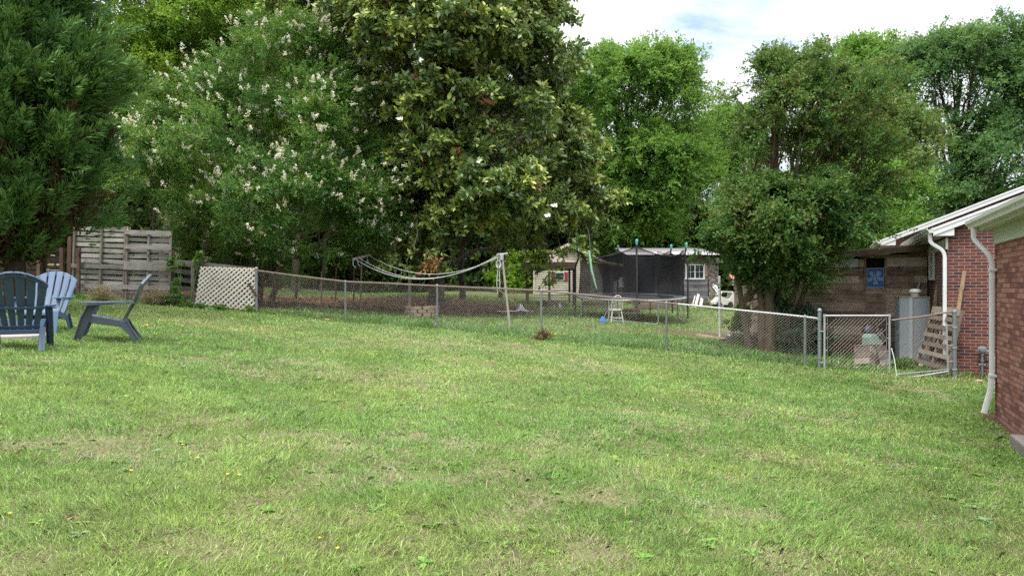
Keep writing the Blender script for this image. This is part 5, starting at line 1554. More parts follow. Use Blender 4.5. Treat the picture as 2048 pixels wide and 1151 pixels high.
def spray(rng, C, O, tw, lf, L, ll, lw, spread=.7, up=.3, droop=.1, ang=.9, nup=.6, nout=.4):
    n = len(C)
    D = nrmz(O[:, None] * 1.0 + rng.normal(0, spread, (n, tw, 3)) + np.array([0, 0, up]))
    t = (np.arange(lf) + rng.random((n, tw, lf))) / lf
    Lr = L * rng.uniform(.6, 1.25, (n, tw, 1))
    P = C[:, None, None] + D[:, :, None] * (Lr * t)[..., None]
    P[..., 2] -= droop * (Lr * t) ** 2 / L
    R1 = rng.normal(0, 1, P.shape); S = nrmz(R1 - (R1 * D[:, :, None]).sum(-1, keepdims=True) * D[:, :, None])
    A = nrmz(D[:, :, None] * math.cos(ang) + S * math.sin(ang) + np.array([0, 0, -.15 * droop]))
    Nn = rng.normal(0, .55, P.shape) + np.array([0, 0, nup]) + O[:, None, None] * nout
    Nn = nrmz(Nn - (Nn * A).sum(-1, keepdims=True) * A)
    cl = np.broadcast_to(np.arange(n)[:, None, None], P.shape[:3])
    return P.reshape(-1, 3), A.reshape(-1, 3), Nn.reshape(-1, 3), cl.ravel(), t.ravel() * np.ones(1)


def leaf_quads(rng, P, A, N, ll, lw, fold=.12):
    n = len(P); S = np.cross(A, N); l = (ll * rng.uniform(.65, 1.2, n))[:, None]; w = (lw * rng.uniform(.7, 1.2, n) / 2)[:, None]
    m = P + A * l * .48
    V = np.stack([P, m + S * w + N * w * fold * 2, P + A * l - N * l * fold, m - S * w + N * w * fold * 2], 1).reshape(-1, 3)
    return V, np.arange(n * 4).reshape(-1, 4)


BARK = {}
def bark(name, a, b, sc=14):
    if name not in BARK:
        t = NT(name); f = t.noise(sc, 6, .7, sc3=(1, 1, .25)); g = t.noise(2.5, 3)
        t.pbr(t.ramp(t.math('ADD', t.math('MULTIPLY', f, .7), t.math('MULTIPLY', g, .3)), [(.3, a), (.7, b)]), .9, 0, f, .8, .03, spec=.2)
        BARK[name] = t.m
    return BARK[name]


def limb_pts(rng, a, b, k=5, wob=.12, sag=.15):
    a = np.array(a, float); b = np.array(b, float); L = np.linalg.norm(b - a)
    out = []
    for i in range(k + 1):
        t_ = i / k; p = a + (b - a) * t_ + rng.normal(0, wob * L / k, 3) * (0 < i < k)
        p[2] += -sag * L * math.sin(math.pi * t_) * .5
        out.append(Vector(p))
    return out


def make_tree(name, label, group, base, rows, d, n_lobes, rpx, n_cl, sp, mat, barkm, trunk_r=.2, trunk_top=.7, seed=1, shell=.75, depth=1.0, flat=.8, fill=.16, limbs=14, tb=.45, trunks=None, twigs=0, cat='tree', tint_s=.16, extra=None, holes=None):
    rng = np.random.default_rng(seed)
    base = np.array(base, float)
    C, Rr, OUT = envelope(rng, d, rows, n_lobes, rpx, shell=shell, depth=depth)
    if extra is not None:
        C2, R2, O2 = extra(rng); C = np.concatenate([C, C2]); Rr = np.concatenate([Rr, R2]); OUT = np.concatenate([OUT, O2])
    n_cl = int(n_cl * LEAF)
    P, O, k = clusters(rng, C, Rr, OUT, n_cl, flat, fill)
    if holes is not None:
        keep = holes(P, rng); P, O, k = P[keep], O[keep], k[keep]
    lobe_t = np.repeat(rng.normal(0, tint_s * .4, len(C)) + .14 * ((np.arange(len(C)) >= n_lobes) & (extra is not None)), 11) + rng.normal(0, tint_s * .45, len(C) * 11); cl_t = rng.normal(0, tint_s * .35, len(P))
    lp, la_, ln, ci, tt = spray(rng, P, O, sp['tw'], sp['lf'], sp['L'], sp['ll'], sp['lw'], sp.get('spread', .7), sp.get('up', .3), sp.get('droop', .1), sp.get('ang', .9), sp.get('nup', .6), sp.get('nout', .4))
    V, Q = leaf_quads(rng, lp, la_, ln, sp['ll'], sp['lw'], sp.get('fold', .12))
    tint = .5 + lobe_t[k][ci] + cl_t[ci] + rng.normal(0, .07, len(ci))
    if 'newtip' in sp:
        tint += sp['newtip'] * (tt > .75) * (cl_t[ci] > 0)
    tint = np.clip(tint, 0.02, .88)
    if 'dead' in sp:
        dd = rng.random(len(P)) < sp['dead']; tint = np.where(dd[ci] | (rng.random(len(ci)) < sp['dead'] * .5), 1.0, tint)
    root = thing(name, label, cat, base, 0, group)
    fast_mesh('crown', V - base, Q, tint, mat, root)
    # woody parts
    top = C[:, 2].min() + (C[:, 2].max() - C[:, 2].min()) * trunk_top
    cen = C.mean(0)
    m = MB()
    axes = []
    for (dx, dy, tx, ty, tz, r) in (trunks or [(0, 0, cen[0] * .5 + base[0] * .5, base[1], top, trunk_r)]):
        a = base + np.array([dx, dy, -.1]); b = np.array([tx, ty, tz])
        pts = limb_pts(rng, a, b, 8, .05, 0)
        rr = [r * (1.25 if i == 0 else 1) * (1 - .78 * i / 8) for i in range(9)]
        m.tube([p - Vector(base) for p in pts], rr, 9); axes.append((pts, rr))
    m.build('trunk', barkm, root, smooth=True)
    mb = MB()
    order = rng.permutation(len(C))[:limbs]
    for i in order:
        pts, rr = axes[int(np.argmin([np.linalg.norm(np.array(ax[0][-1]) - C[i]) for ax in axes]))]
        z = base[2] + (C[i][2] - base[2]) * rng.uniform(tb, .8)
        j = int(np.argmin([abs(p.z - z) for p in pts])); j = max(1, min(j, len(pts) - 1))
        q = limb_pts(rng, pts[j], C[i], 6, .10, rng.uniform(-.1, .25)); r0 = min(rr[j] * .6, trunk_r * .45)
        mb.tube([p - Vector(base) for p in q], [max(.012, r0 * (1 - .85 * s / 6)) for s in range(7)], 6)
        if twigs:
            near = np.where(k // 11 == i)[0][:twigs]
            for c in near:
                q2 = limb_pts(rng, q[4], P[c] + O[c] * sp['L'] * .5, 4, .12, .0)
                mb.tube([p - Vector(base) for p in q2], [max(.006, r0 * .22 * (1 - .7 * s / 4)) for s in range(5)], 4)
    if mb.v:
        mb.build('limbs', barkm, root, smooth=True)
    return root, P, O, rng, base


def gb(px, d, y0=None):
    x = (px - CX) / F * d
    return (x, d, float(gz(x, d)))


B_GREY = bark('grey_brown_bark', (.05, .04, .032), (.17, .14, .115))
B_DARK = bark('dark_bark', (.022, .017, .013), (.075, .058, .045))
B_CRAPE = bark('smooth_tan_bark', (.055, .038, .027), (.185, .135, .095), 9)
G = 'trees round the yard'

L_CRAPE = leaf_mat('crape_leaf', [(0, (.024, .074, .020)), (.35, (.046, .130, .028)), (.6, (.085, .195, .036)), (.85, (.17, .25, .05)), (1, (.26, .23, .08))], .6, .32)
L_BRIGHT = leaf_mat('bright_leaf', [(0, (.06, .15, .018)), (.45, (.14, .27, .028)), (.75, (.25, .39, .04)), (1, (.38, .48, .07))], .5, .45)
L_MAG = leaf_mat('magnolia_leaf', [(0, (.050, .098, .034)), (.35, (.108, .178, .052)), (.62, (.195, .275, .062)), (.86, (.35, .42, .078)), (.90, (.35, .40, .078)), (.95, (.26, .115, .04)), (1, (.29, .14, .06))], .34, .18, back=(.115, .155, .05), spec=.42)
L_PECAN = leaf_mat('pecan_leaf', [(0, (.045, .125, .026)), (.4, (.098, .225, .042)), (.7, (.17, .31, .058)), (1, (.25, .37, .085))], .6, .45)
L_RED = leaf_mat('reddish_crape_leaf', [(0, (.020, .062, .020)), (.4, (.042, .115, .028)), (.62, (.080, .160, .034)), (.82, (.115, .155, .042)), (1, (.16, .115, .05))], .6, .3)
L_OAK = leaf_mat('oak_leaf', [(0, (.034, .092, .038)), (.45, (.076, .175, .062)), (.75, (.13, .24, .075)), (1, (.19, .30, .10))], .6, .4)
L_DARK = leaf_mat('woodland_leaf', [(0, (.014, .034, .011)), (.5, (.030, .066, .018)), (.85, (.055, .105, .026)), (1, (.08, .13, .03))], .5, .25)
L_CON = leaf_mat('cypress_spray', [(0, (.026, .070, .024)), (.4, (.056, .135, .036)), (.7, (.098, .20, .048)), (.9, (.145, .245, .060)), (.95, (.095, .060, .03)), (1, (.070, .042, .022))], .6, .12, spec=.25)

# big cypress on the left: feathery plumes swept upward
rng = np.random.default_rng(31)
dC = 15.3
bC = np.array(gb(30, dC))
rows = [(-420, 0, 60), (-250, -60, 140), (-80, -110, 175), (0, -130, 190), (100, -160, 225), (200, -190, 268), (300, -190, 246), (400, -180, 222), (440, -180, 198), (475, -165, 160), (505, -150, 120)]
ra = np.array(rows, float)
CL, RL, OL = envelope(rng, dC, rows, 165, 46, shell=.9, front=.75)
wl = RL ** 2; kk = rng.choice(len(CL), int(2500 * LEAF), p=wl / wl.sum()); n = len(kk)
dl = nrmz(rng.normal(0, .8, (n, 3)) + OL[kk] * 1.1 + np.array([0, 0, .45]))
outd = nrmz((CL[kk] - np.array([bC[0], bC[1], 0]) * [1, 1, 0] - CL[kk] * [0, 0, 1]) * [1, 1, 0] + 1e-4)
ax = nrmz(dl * .55 + outd * .5 + np.array([0, 0, .55]) + rng.normal(0, .14, (n, 3)))
C = CL[kk] + dl * (RL[kk] * rng.uniform(.35, 1.0, n))[:, None] * np.array([1, 1, 1.1]) - ax * .35
ys = CY - C[:, 2] / dC * F; lob_t = rng.normal(0, .07, len(CL))[kk]
m_ = 78
t_ = rng.random((n, m_)) ** .8
Lp = rng.uniform(.5, 1.05, (n, 1))
side = nrmz(np.cross(ax, outd + rng.normal(0, .5, (n, 3))))
w_ = rng.uniform(-1, 1, (n, m_)) * (1 - t_) ** .8 * .20 * Lp / .7
up2 = np.cross(side, ax)
P = C[:, None] + ax[:, None] * (t_ * Lp)[..., None] + side[:, None] * w_[..., None] + up2[:, None] * (rng.normal(0, .03, (n, m_)) - .10 * t_ ** 2)[..., None]
A = nrmz(ax[:, None] * 1.0 + side[:, None] * (np.sign(w_) * .55)[..., None] + rng.normal(0, .22, (n, m_, 3)))
Nn = nrmz(up2[:, None] + rng.normal(0, .5, (n, m_, 3))); Nn = nrmz(Nn - (Nn * A).sum(-1, keepdims=True) * A)
V, Q = leaf_quads(rng, P.reshape(-1, 3), A.reshape(-1, 3), Nn.reshape(-1, 3), .19, .036, .05)
cl_t = lob_t + rng.normal(0, .07, n); tint = np.clip(.55 + cl_t[:, None] + .16 * (t_ - .5) + rng.normal(0, .08, (n, m_)), 0, .88)
deadp = (ys > 300) & (rng.random(n) < .13 * np.clip((ys - 260) / 150, 0, 1)) | ((np.hypot((ys - 360) / 40, (C[:, 0] - (60 - CX) / F * dC) / .5) < 1) & (rng.random(n) < .8))
tint = np.where(deadp[:, None], 1.0, tint)
con = thing('cypress_tree', 'huge dark green feathery cypress filling the upper left of the photo', 'tree', bC, 0, G)
fast_mesh('crown', V - bC, Q, tint.ravel(), L_CON, con)
ni = int(26000 * LEAF); yy = rng.uniform(-380, 520, ni); hwi = (np.interp(yy, ra[:, 0], ra[:, 2]) - np.interp(yy, ra[:, 0], ra[:, 1])) / 2 / F * dC * rng.uniform(.2, .72, ni); aa = rng.uniform(0, 6.28, ni)
Pi = np.stack([((np.interp(yy, ra[:, 0], ra[:, 2]) + np.interp(yy, ra[:, 0], ra[:, 1])) / 2 - CX) / F * dC + hwi * np.cos(aa), dC + hwi * np.sin(aa), (CY - yy) / F * dC], 1)
Ai = nrmz(rng.normal(0, 1, (ni, 3))); Ni = nrmz(np.cross(Ai, rng.normal(0, 1, (ni, 3))))
V, Q = leaf_quads(rng, Pi, Ai, Ni, .24, .10, .1)
fast_mesh('dead_inner_foliage', V - bC, Q, np.full(ni, 1.), L_CON, con)
mb = MB(); mb.tube([(0, 0, -.1), (0, 0, 3), (.05, .05, 9.5)], [.22, .17, .04], 9)
for k in range(46):
    z = rng.uniform(1.9, 8); a_ = rng.uniform(0, 6.28); L_ = 2.1 * (1 - z / 11)
    mb.tube([(0, 0, z), (math.cos(a_) * L_ * .5, math.sin(a_) * L_ * .5, z + .1), (math.cos(a_) * L_, math.sin(a_) * L_, z + .6)], [.045, .03, .012], 5)
mb.build('trunk', B_DARK, con, smooth=True)

# white flowering crape myrtle
dA = 25.0
SPC = dict(tw=5, lf=9, L=.50, ll=.085, lw=.042, spread=.6, up=.25, droop=.25, newtip=.16)
rows = [(62, 530, 650), (105, 470, 715), (160, 410, 755), (230, 330, 785), (300, 262, 800), (380, 250, 815), (430, 275, 815), (480, 330, 790), (512, 500, 745)]
tr_, P, O, rg_, base = make_tree('crape_myrtle', 'broad crape myrtle with white flower clusters and drooping leafy branches', G, gb(520, dA), rows, dA, 76, 60, 5600, SPC, L_CRAPE, B_CRAPE, .14, .6, seed=41, limbs=26, trunks=[(0, 0, -9.8, 25, 3.2, .13), (.3, .2, -7.6, 25.6, 3.6, .12), (-.3, .1, -11.2, 25.2, 2.8, .11), (.1, -.3, -8.8, 24.0, 3.2, .10)], twigs=2, tint_s=.2)
k = np.where((O[:, 1] < .35) & (O[:, 2] > -.45))[0]; k = rg_.permutation(k)[:900]
nf = 34
bc = P[k] + O[k] * rg_.uniform(.42, .8, (len(k), 1)); bd = nrmz(O[k] * .5 + np.array([0, 0, .45]) + rg_.normal(0, .3, (len(k), 3)))
sz = rg_.uniform(.06, .13, (len(k), 1, 1))
tq2 = rg_.random((len(k), nf, 1)); Pp = bc[:, None] + bd[:, None] * tq2 * sz * 1.9 + rg_.normal(0, .30, (len(k), nf, 3)) * sz * (1.1 - tq2)
Ap = nrmz(rg_.normal(0, 1, Pp.shape)); Np = nrmz(np.cross(Ap, rg_.normal(0, 1, Pp.shape)))
V, Q = leaf_quads(rg_, Pp.reshape(-1, 3), Ap.reshape(-1, 3), Np.reshape(-1, 3), .05, .045, .1)
L_BLOS = leaf_mat('white_crape_blossom', [(0, (.66, .58, .42)), (.5, (.80, .76, .62)), (1, (.80, .78, .72))], .7, .3)
ob = fast_mesh('blossom_clusters', V - base, Q, np.clip(rg_.normal(.5, .2, (len(k), 1)) + np.zeros((1, nf)), 0, 1).ravel(), L_BLOS, tr_)
ob['kind'] = 'stuff'

# bright yellow green trees behind it
SPB = dict(tw=5, lf=8, L=.75, ll=.16, lw=.085, spread=.7, up=.2, droop=.25)
make_tree('maple_tree', 'bright yellow green leafy tree rising behind the cypress and the white flowering tree', G, gb(330, 33), [(-260, 250, 420), (-100, 190, 520), (0, 190, 580), (80, 210, 560), (160, 220, 500), (260, 240, 430), (380, 260, 400)], 33, 44, 80, 3400, SPB, L_BRIGHT, B_GREY, .22, .75, seed=43, limbs=24, twigs=2)
make_tree('maple_tree', 'second yellow green tree peeking out between the white flowering tree and the magnolia top', G, gb(590, 36), [(-260, 480, 620), (-100, 470, 680), (0, 480, 680), (120, 500, 660), (300, 540, 640)], 36, 26, 80, 2000, SPB, L_BRIGHT, B_GREY, .2, .7, seed=44, limbs=14)

# magnolia
dM = 28.0
SPM = dict(tw=4, lf=9, L=.36, ll=.245, lw=.11, spread=.75, up=.35, droop=.15, ang=1.0, newtip=.30, nup=.35, nout=.6, dead=.010, fold=.07)
rows = [(-330, 800, 900), (-200, 690, 1010), (-80, 620, 1080), (0, 560, 1130), (100, 565, 1165), (200, 605, 1192), (300, 675, 1210), (400, 715, 1222), (450, 735, 1212), (490, 760, 1120)]
mg, P, O, rg_, base = make_tree('magnolia_tree', 'towering magnolia with glossy leaves, brown dead leaves and a few large white flowers', G, gb(870, dM), rows, dM, 215, 56, 8400, SPM, L_MAG, B_GREY, .30, .85, seed=51, limbs=46, shell=.8, fill=.2, twigs=3, tint_s=.22)
FLW = paint('cream_petal', (.80, .78, .70), .5, .1, 9)
for (px, py) in ((958, 320), (803, 239), (1111, 412), (1098, 431)):
    c = at(px, py, 22.6 + .5 * math.sin(px)); m = MB()
    for j in range(8):
        a_ = 6.283 * j / 8; f = Vector((math.sin(px) * .8, -1, .3 + .5 * math.cos(px))).normalized(); u_ = Vector((1, 0, 0)); v_ = f.cross(u_)
        dd_ = u_ * math.cos(a_) + v_ * math.sin(a_); ss = f.cross(dd_); r_ = .10 + .035 * math.sin(j * 2.1 + px)
        m.add([c, c + dd_ * r_ * .55 + ss * r_ * .4 + f * .04, c + dd_ * r_ + f * .09, c + dd_ * r_ * .55 - ss * r_ * .4 + f * .04], [(0, 1, 2, 3)])
    o = m.build('flower', FLW, mg); o.location = -Vector(base)
# hanging lower branches of the magnolia
SPH = dict(SPM); hr = np.random.default_rng(9)
hp = [(795, 515, 23.8), (770, 520, 23.9), (812, 540, 23.8), (838, 520, 24.0), (780, 505, 24.2), (1095, 545, 26.0), (1110, 560, 26.0), (1120, 522, 26.0), (1140, 505, 25.4), (1165, 480, 25.2), (1178, 500, 25.4), (1060, 545, 26.2), (1075, 520, 26.5), (1040, 530, 26.4), (900, 525, 24.5), (960, 530, 24.6), (1010, 520, 25), (860, 500, 24.2)]
HC = np.array([at(*p) for p in hp]); HC = np.concatenate([HC + hr.normal(0, .15, HC.shape) for _ in range(2)]); HO = nrmz(hr.normal(0, .5, HC.shape) + np.array([0, -.4, -.3]))
lp, la_, ln, ci, tt = spray(hr, HC, HO, 4, 7, .36, .2, .09, .7, 0, .5)
V, Q = leaf_quads(hr, lp, la_, ln, .2, .09, .07)
fast_mesh('hanging_leaves', V - base, Q, np.clip(.55 + hr.normal(0, .16, len(ci)), 0, .88), L_MAG, mg)
for c in HC[:len(hp)]:
    m = MB(); m.tube(limb_pts(hr, (c[0] * .97 - .1, c[1] + 1.2, c[2] + 1.5), c, 5, .12, -.1), [.03, .026, .02, .016, .012, .008], 5)
    o = m.build('branch', B_GREY, mg, smooth=True); o.location = -Vector(base)
DC = np.array([at(862 + i, 528 + j, 23.9) for i, j in ((-12, -14), (0, -4), (10, 6), (4, 12), (-6, 2), (14, -2), (-20, 24))]); DO = nrmz(hr.normal(0, .6, DC.shape) + np.array([0, -.3, -.3]))
lp, la_, ln, ci, tt = spray(hr, DC, DO, 4, 6, .26, .2, .085, .8, -.3, .6)
V, Q = leaf_quads(hr, lp, la_, ln, .2, .085, .07)
fast_mesh('dead_leaf_bunch', V - base, Q, np.full(len(ci), .99), L_MAG, mg)

# pecan in the middle distance
SPP = dict(tw=5, lf=10, L=1.0, ll=.24, lw=.095, spread=.65, up=.15, droop=.35, ang=.8)
rows = [(110, 1165, 1300), (135, 1120, 1390), (160, 1090, 1405), (230, 1080, 1410), (310, 1100, 1425), (390, 1140, 1425), (440, 1160, 1410), (475, 1170, 1330)]
make_tree('pecan_tree', 'big fresh green pecan tree in the middle distance behind the trampoline', G, gb(1240, 46), rows, 46, 66, 58, 2900, SPP, L_PECAN, B_DARK, .42, .8, seed=61, limbs=40, twigs=2, tint_s=.2)

# multi stemmed crape myrtle by the plank shed: low bush and tall airy top
dR = 17.3
SPR = dict(tw=5, lf=10, L=.40, ll=.088, lw=.044, spread=.65, up=.3, droop=.2, newtip=.12)
bR = gb(1525, dR)
rows = [(355, 1490, 1710), (405, 1430, 1755), (450, 1395, 1770), (495, 1385, 1730), (530, 1420, 1690), (562, 1455, 1630)]
def upper(rng):
    r2 = [(105, 1490, 1610), (140, 1452, 1690), (180, 1440, 1790), (245, 1432, 1860), (300, 1445, 1870), (350, 1480, 1850)]
    return envelope(rng, dR, r2, 74, 36, shell=.3)
cx_ = lambda px: (px - CX) / F * dR
zz = lambda py: (CY - py) / F * dR
make_tree('crape_myrtle', 'multi stemmed tree with reddish tips, bushy below and airy above, beside the plank shed', G, bR, rows, dR, 48, 54, 3300, SPR, L_RED, B_CRAPE, .11, .9, seed=71, shell=.5, limbs=60, twigs=2, extra=upper, tint_s=.2, holes=lambda P, r: ~((np.hypot((P[:, 0] - cx_(1545)) / .5, (P[:, 2] - zz(315)) / .8) < 1) & (P[:, 1] < dR + .5) & (r.random(len(P)) < .85)),
          trunks=[(.0, -.1, cx_(1495), dR + .3, zz(330), .11), (.12, -.2, cx_(1545), dR, zz(170), .14), (.05, .15, cx_(1570), dR + .3, zz(150), .10), (.36, -.1, cx_(1660), dR + .2, zz(300), .11), (-.22, .1, cx_(1455), dR + .2, zz(420), .10), (.24, .1, cx_(1600), dR - .3, zz(200), .10), (.42, .15, cx_(1740), dR, zz(270), .085)])

# oak at the right and paler trees between
SPO = dict(tw=5, lf=9, L=.85, ll=.17, lw=.085, spread=.7, up=.2, droop=.25)
rows = [(72, 1850, 1960), (105, 1800, 2030), (150, 1785, 2080), (230, 1790, 2130), (330, 1800, 2190), (420, 1810, 2220), (500, 1830, 2200)]
make_tree('oak_tree', 'tall grey green oak with gaps of sky above the brick house roofs at the right', G, gb(1880, 38), rows, 38, 110, 42, 3400, SPO, L_OAK, B_DARK, .36, .85, seed=81, limbs=48, shell=.4, twigs=3, holes=lambda P, r: ~((np.hypot((P[:, 0] - (1880 - CX) / F * 38) / 1.9, (P[:, 2] - (CY - 215) / F * 38) / 1.8) < 1) & (r.random(len(P)) < .72)), tint_s=.2)
SPF = dict(tw=5, lf=8, L=1.1, ll=.26, lw=.13, spread=.7, up=.2, droop=.3)
make_tree('maple_tree', 'light green tree peeking above the reddish crape myrtle left of the oak', G, gb(1720, 50), [(95, 1660, 1780), (140, 1630, 1810), (220, 1620, 1820), (330, 1600, 1830), (450, 1580, 1830), (520, 1600, 1800)], 50, 54, 50, 2600, SPF, L_PECAN, B_GREY, .3, .8, seed=82, limbs=20)
make_tree('maple_tree', 'distant light green tree in the gap between pecan and reddish crape myrtle', G, gb(1450, 62), [(225, 1400, 1490), (300, 1365, 1540), (420, 1340, 1570), (560, 1340, 1570)], 62, 40, 44, 2000, SPF, L_PECAN, B_GREY, .3, .8, seed=83, limbs=10)
make_tree('oak_tree', 'dense green tree above the plank shed roof', G, gb(1700, 34), [(330, 1600, 1800), (400, 1570, 1830), (470, 1580, 1840), (520, 1600, 1820)], 34, 26, 56, 1100, SPO, L_PECAN, B_DARK, .2, .7, seed=84, limbs=14)

# darker trees standing behind the yard on the left
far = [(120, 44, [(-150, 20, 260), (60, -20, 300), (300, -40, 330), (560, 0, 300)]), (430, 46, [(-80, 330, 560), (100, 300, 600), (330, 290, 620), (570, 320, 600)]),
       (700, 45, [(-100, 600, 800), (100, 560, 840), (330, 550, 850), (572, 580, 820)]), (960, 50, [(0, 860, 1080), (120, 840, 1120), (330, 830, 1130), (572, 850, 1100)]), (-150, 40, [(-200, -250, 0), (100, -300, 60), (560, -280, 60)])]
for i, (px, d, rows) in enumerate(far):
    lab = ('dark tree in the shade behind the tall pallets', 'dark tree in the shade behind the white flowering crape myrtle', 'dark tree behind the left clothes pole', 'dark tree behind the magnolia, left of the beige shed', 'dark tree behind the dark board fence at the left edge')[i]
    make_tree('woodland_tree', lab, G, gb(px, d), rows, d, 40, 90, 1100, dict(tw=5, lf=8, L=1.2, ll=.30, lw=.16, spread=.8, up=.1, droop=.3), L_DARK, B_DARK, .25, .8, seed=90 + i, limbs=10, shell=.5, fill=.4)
for i, (px, d, lean, r) in enumerate(((398, 33, .5, .14), (560, 36, -.4, .10), (592, 30, .3, .07), (640, 38, .6, .12), (455, 29, -.2, .09), (1000, 36, .3, .13), (925, 33, -.2, .16), (300, 34, .2, .12))):
    b = Vector(gb(px, d)); rgx = np.random.default_rng(200 + i)
    lab = ('leaning dark trunk behind the lattice panel', 'thin dark trunk left of the pale stake', 'slender trunk between the lattice and the pale stake', 'dark trunk behind the pale stake', 'slender dark trunk above the white lattice', 'dark trunk behind the right clothes pole', 'thick dark trunk under the magnolia', 'dark trunk behind the tall pallets')[i]
    t0 = thing('tree_trunk', lab, 'trunk', b)
    MB().tube([p for p in limb_pts(rgx, (0, 0, -.1), (lean, .2, 5), 7, .08, 0)], [r * (1 - .07 * s) for s in range(8)], 8).build('stem', B_DARK, t0, smooth=True)
    MB().tube(limb_pts(rgx, (lean * .4, .08, 2.0), (lean * .4 + rgx.uniform(-1.2, 1.2), .2, 3.6), 4, .1, 0), [r * .4, r * .35, r * .3, r * .25, r * .2], 6).build('branch', B_DARK, t0, smooth=True)

# far wood that closes the view, one mass
rng = np.random.default_rng(77)
n = int(9000 * LEAF)
x = np.concatenate([rng.uniform(-62, 8, n), rng.uniform(8, 70, n)]); d = np.concatenate([rng.uniform(54, 66, n), rng.uniform(58, 72, n)])
hgt = np.concatenate([15 + 13 * fbm(x[:n] * .12, x[:n] * 0, 5), 4.5 + 8 * fbm(x[n:] * .12, x[n:] * 0, 6)])
z = rng.random(2 * n) ** np.where(rng.random(2 * n) < .35, 3., .9) * hgt + gz(x, d) - .3
O = nrmz(np.stack([rng.normal(0, .5, 2 * n), -np.ones(2 * n), rng.normal(.3, .5, 2 * n)], 1)); Cc = np.stack([x, d, z], 1)
lp, la_, ln, ci, tt = spray(rng, Cc, O, 4, 6, 1.3, .5, .28, .8, .1, .3)
V, Q = leaf_quads(rng, lp, la_, ln, .7, .42)
ct = rng.normal(.45, .16, 2 * n)
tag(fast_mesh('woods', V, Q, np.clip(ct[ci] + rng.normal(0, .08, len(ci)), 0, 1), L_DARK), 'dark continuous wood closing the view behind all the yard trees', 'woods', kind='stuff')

# ------------------------------------------------------------------ low plants
def plant(name, label, cat, pts, n_cl, tw, lf, L, ll, lw, mat, seed, tint=.5, up=.8, group=None, spread=.6):
    """pts: list of (px, py, d, r) blobs; leaves on short stems"""
    rng = np.random.default_rng(seed); a = at(pts[0][0], pts[0][1], pts[0][2]); base = np.array([a.x, a.y, float(gz(a.x, a.y))])
    r = thing(name, label, cat, base, 0, group); CC = []
    for (px, py, d, rad) in pts:
        c = np.array(at(px, py, d)); CC.append(c + rng.normal(0, rad * .45, (max(1, n_cl // len(pts)), 3)))
    CC = np.concatenate(CC); CC[:, 2] = np.maximum(CC[:, 2], gz(CC[:, 0], CC[:, 1]) + .03)
    O = nrmz(rng.normal(0, .6, CC.shape) + np.array([0, -.1, up]))
    lp, la_, ln, ci, tt = spray(rng, CC, O, tw, lf, L, ll, lw, spread, up * .5, .3)
    V, Q = leaf_quads(rng, lp, la_, ln, ll, lw)
    fast_mesh('foliage', V - base, Q, np.clip(tint + rng.normal(0, .12, len(ci)), 0, .88), mat, r)
    m = MB()
    for c in CC[rng.permutation(len(CC))[:14]]:
        g0 = np.array([c[0] * .5 + base[0] * .5, c[1] * .5 + base[1] * .5, float(gz(c[0] * .5 + base[0] * .5, c[1] * .5 + base[1] * .5)) - .02])
        m.tube([p - Vector(base) for p in limb_pts(rng, g0, c, 4, .1, 0)], [.010, .009, .008, .006, .005], 5)
    m.build('stem', STEM, r, smooth=True)
    return r


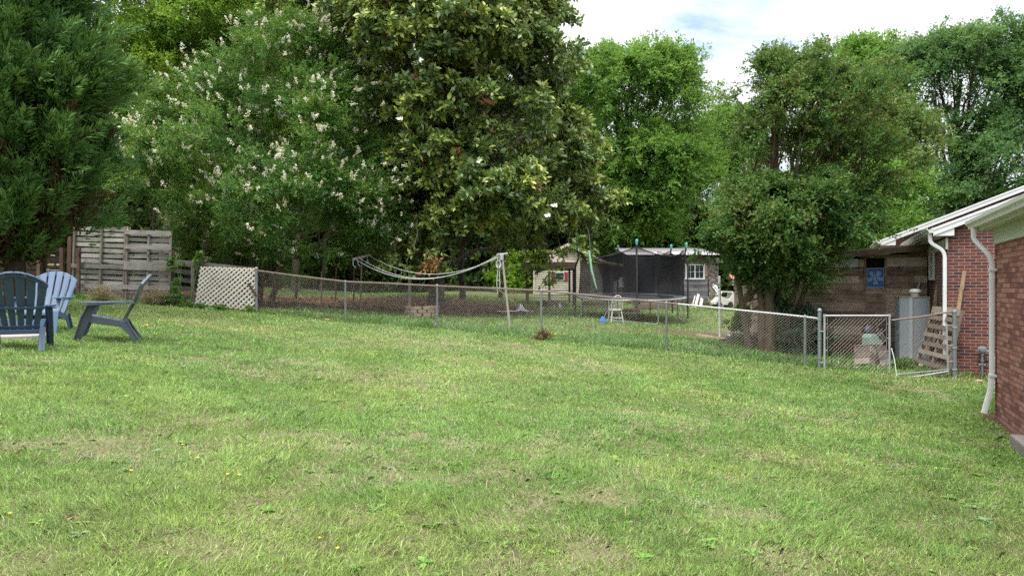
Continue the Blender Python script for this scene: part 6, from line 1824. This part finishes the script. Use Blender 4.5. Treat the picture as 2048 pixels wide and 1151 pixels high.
L_WEED = leaf_mat('weed_leaf', [(0, (.03, .075, .02)), (.5, (.075, .17, .03)), (1, (.16, .27, .05))], .5, .35)
L_DRYG = leaf_mat('dry_weed', [(0, (.12, .09, .05)), (.5, (.24, .19, .11)), (1, (.36, .30, .18))], .8, .2)
L_BLUEG = leaf_mat('blue_green_leaf', [(0, (.025, .06, .04)), (.5, (.05, .115, .07)), (1, (.10, .18, .11))], .4, .25)
plant('tall_weed', 'tall leafy weed growing through the gap between pallets and lattice', 'weed', [(357, 560, 19.7, .35), (362, 535, 19.7, .22), (352, 590, 19.6, .3), (396, 522, 19.8, .16), (345, 525, 19.7, .12), (364, 600, 19.5, .16), (398, 516, 19.8, .10)], 24, 5, 5, .15, .13, .055, L_WEED, 301)
plant('dry_weed', 'dry straw coloured weed clump at the foot of the higher pallet', 'weed', [(205, 597, 19.4, .16), (195, 594, 19.4, .14), (215, 600, 19.3, .2)], 34, 6, 5, .3, .2, .012, L_DRYG, 302)
plant('dry_weed', 'dry straw coloured weed clump at the foot of the lower pallet', 'weed', [(312, 602, 19.4, .2), (295, 606, 19.3, .2), (335, 603, 19.4, .2)], 36, 6, 5, .28, .2, .012, L_DRYG, 303)
plant('weed_clump', 'green weeds along the foot of the slat fence and lattice', 'weed', [(345, 614, 19.4, .16), (372, 617, 19.3, .16), (402, 619, 19.2, .10), (440, 621, 19.2, .10), (500, 623, 19.2, .10)], 44, 5, 5, .15, .09, .04, L_WEED, 304)
plant('weed_clump', 'brown and green weeds round the fence post in the middle of the yard', 'weed', [(1083, 672, 16.7, .12), (1076, 676, 16.7, .12), (1092, 674, 16.7, .12)], 40, 5, 5, .14, .09, .02, L_DRYG, 305)
plant('leafy_shrub', 'blue green leafy shrub at the foot of the multi stemmed tree', 'shrub', [(1600, 665, 17.0, .4), (1620, 640, 17.2, .35), (1585, 690, 16.8, .35), (1565, 640, 17.4, .4), (1630, 690, 16.9, .3), (1545, 600, 17.4, .4)], 170, 5, 6, .22, .14, .045, L_BLUEG, 306)
plant('leafy_shrub', 'small bright green shrub left of the multi stemmed tree by the wooden step', 'shrub', [(1480, 640, 18.6, .25), (1470, 652, 18.6, .18), (1490, 630, 18.7, .25)], 60, 5, 6, .18, .10, .045, L_WEED, 307)
plant('weed_clump', 'green weeds in front of the leaning pallet inside the gate', 'weed', [(1812, 730, 15.0, .15), (1822, 738, 14.8, .16), (1800, 738, 14.9, .15)], 60, 5, 5, .13, .09, .035, L_WEED, 308)
plant('leafy_shrub', 'light green shrub between the magnolia and the beige shed', 'shrub', [(1040, 560, 41, .9), (1045, 530, 42, .9), (1020, 575, 40.5, .8), (1005, 545, 42, .9)], 240, 5, 6, .45, .2, .1, L_BRIGHT, 309)
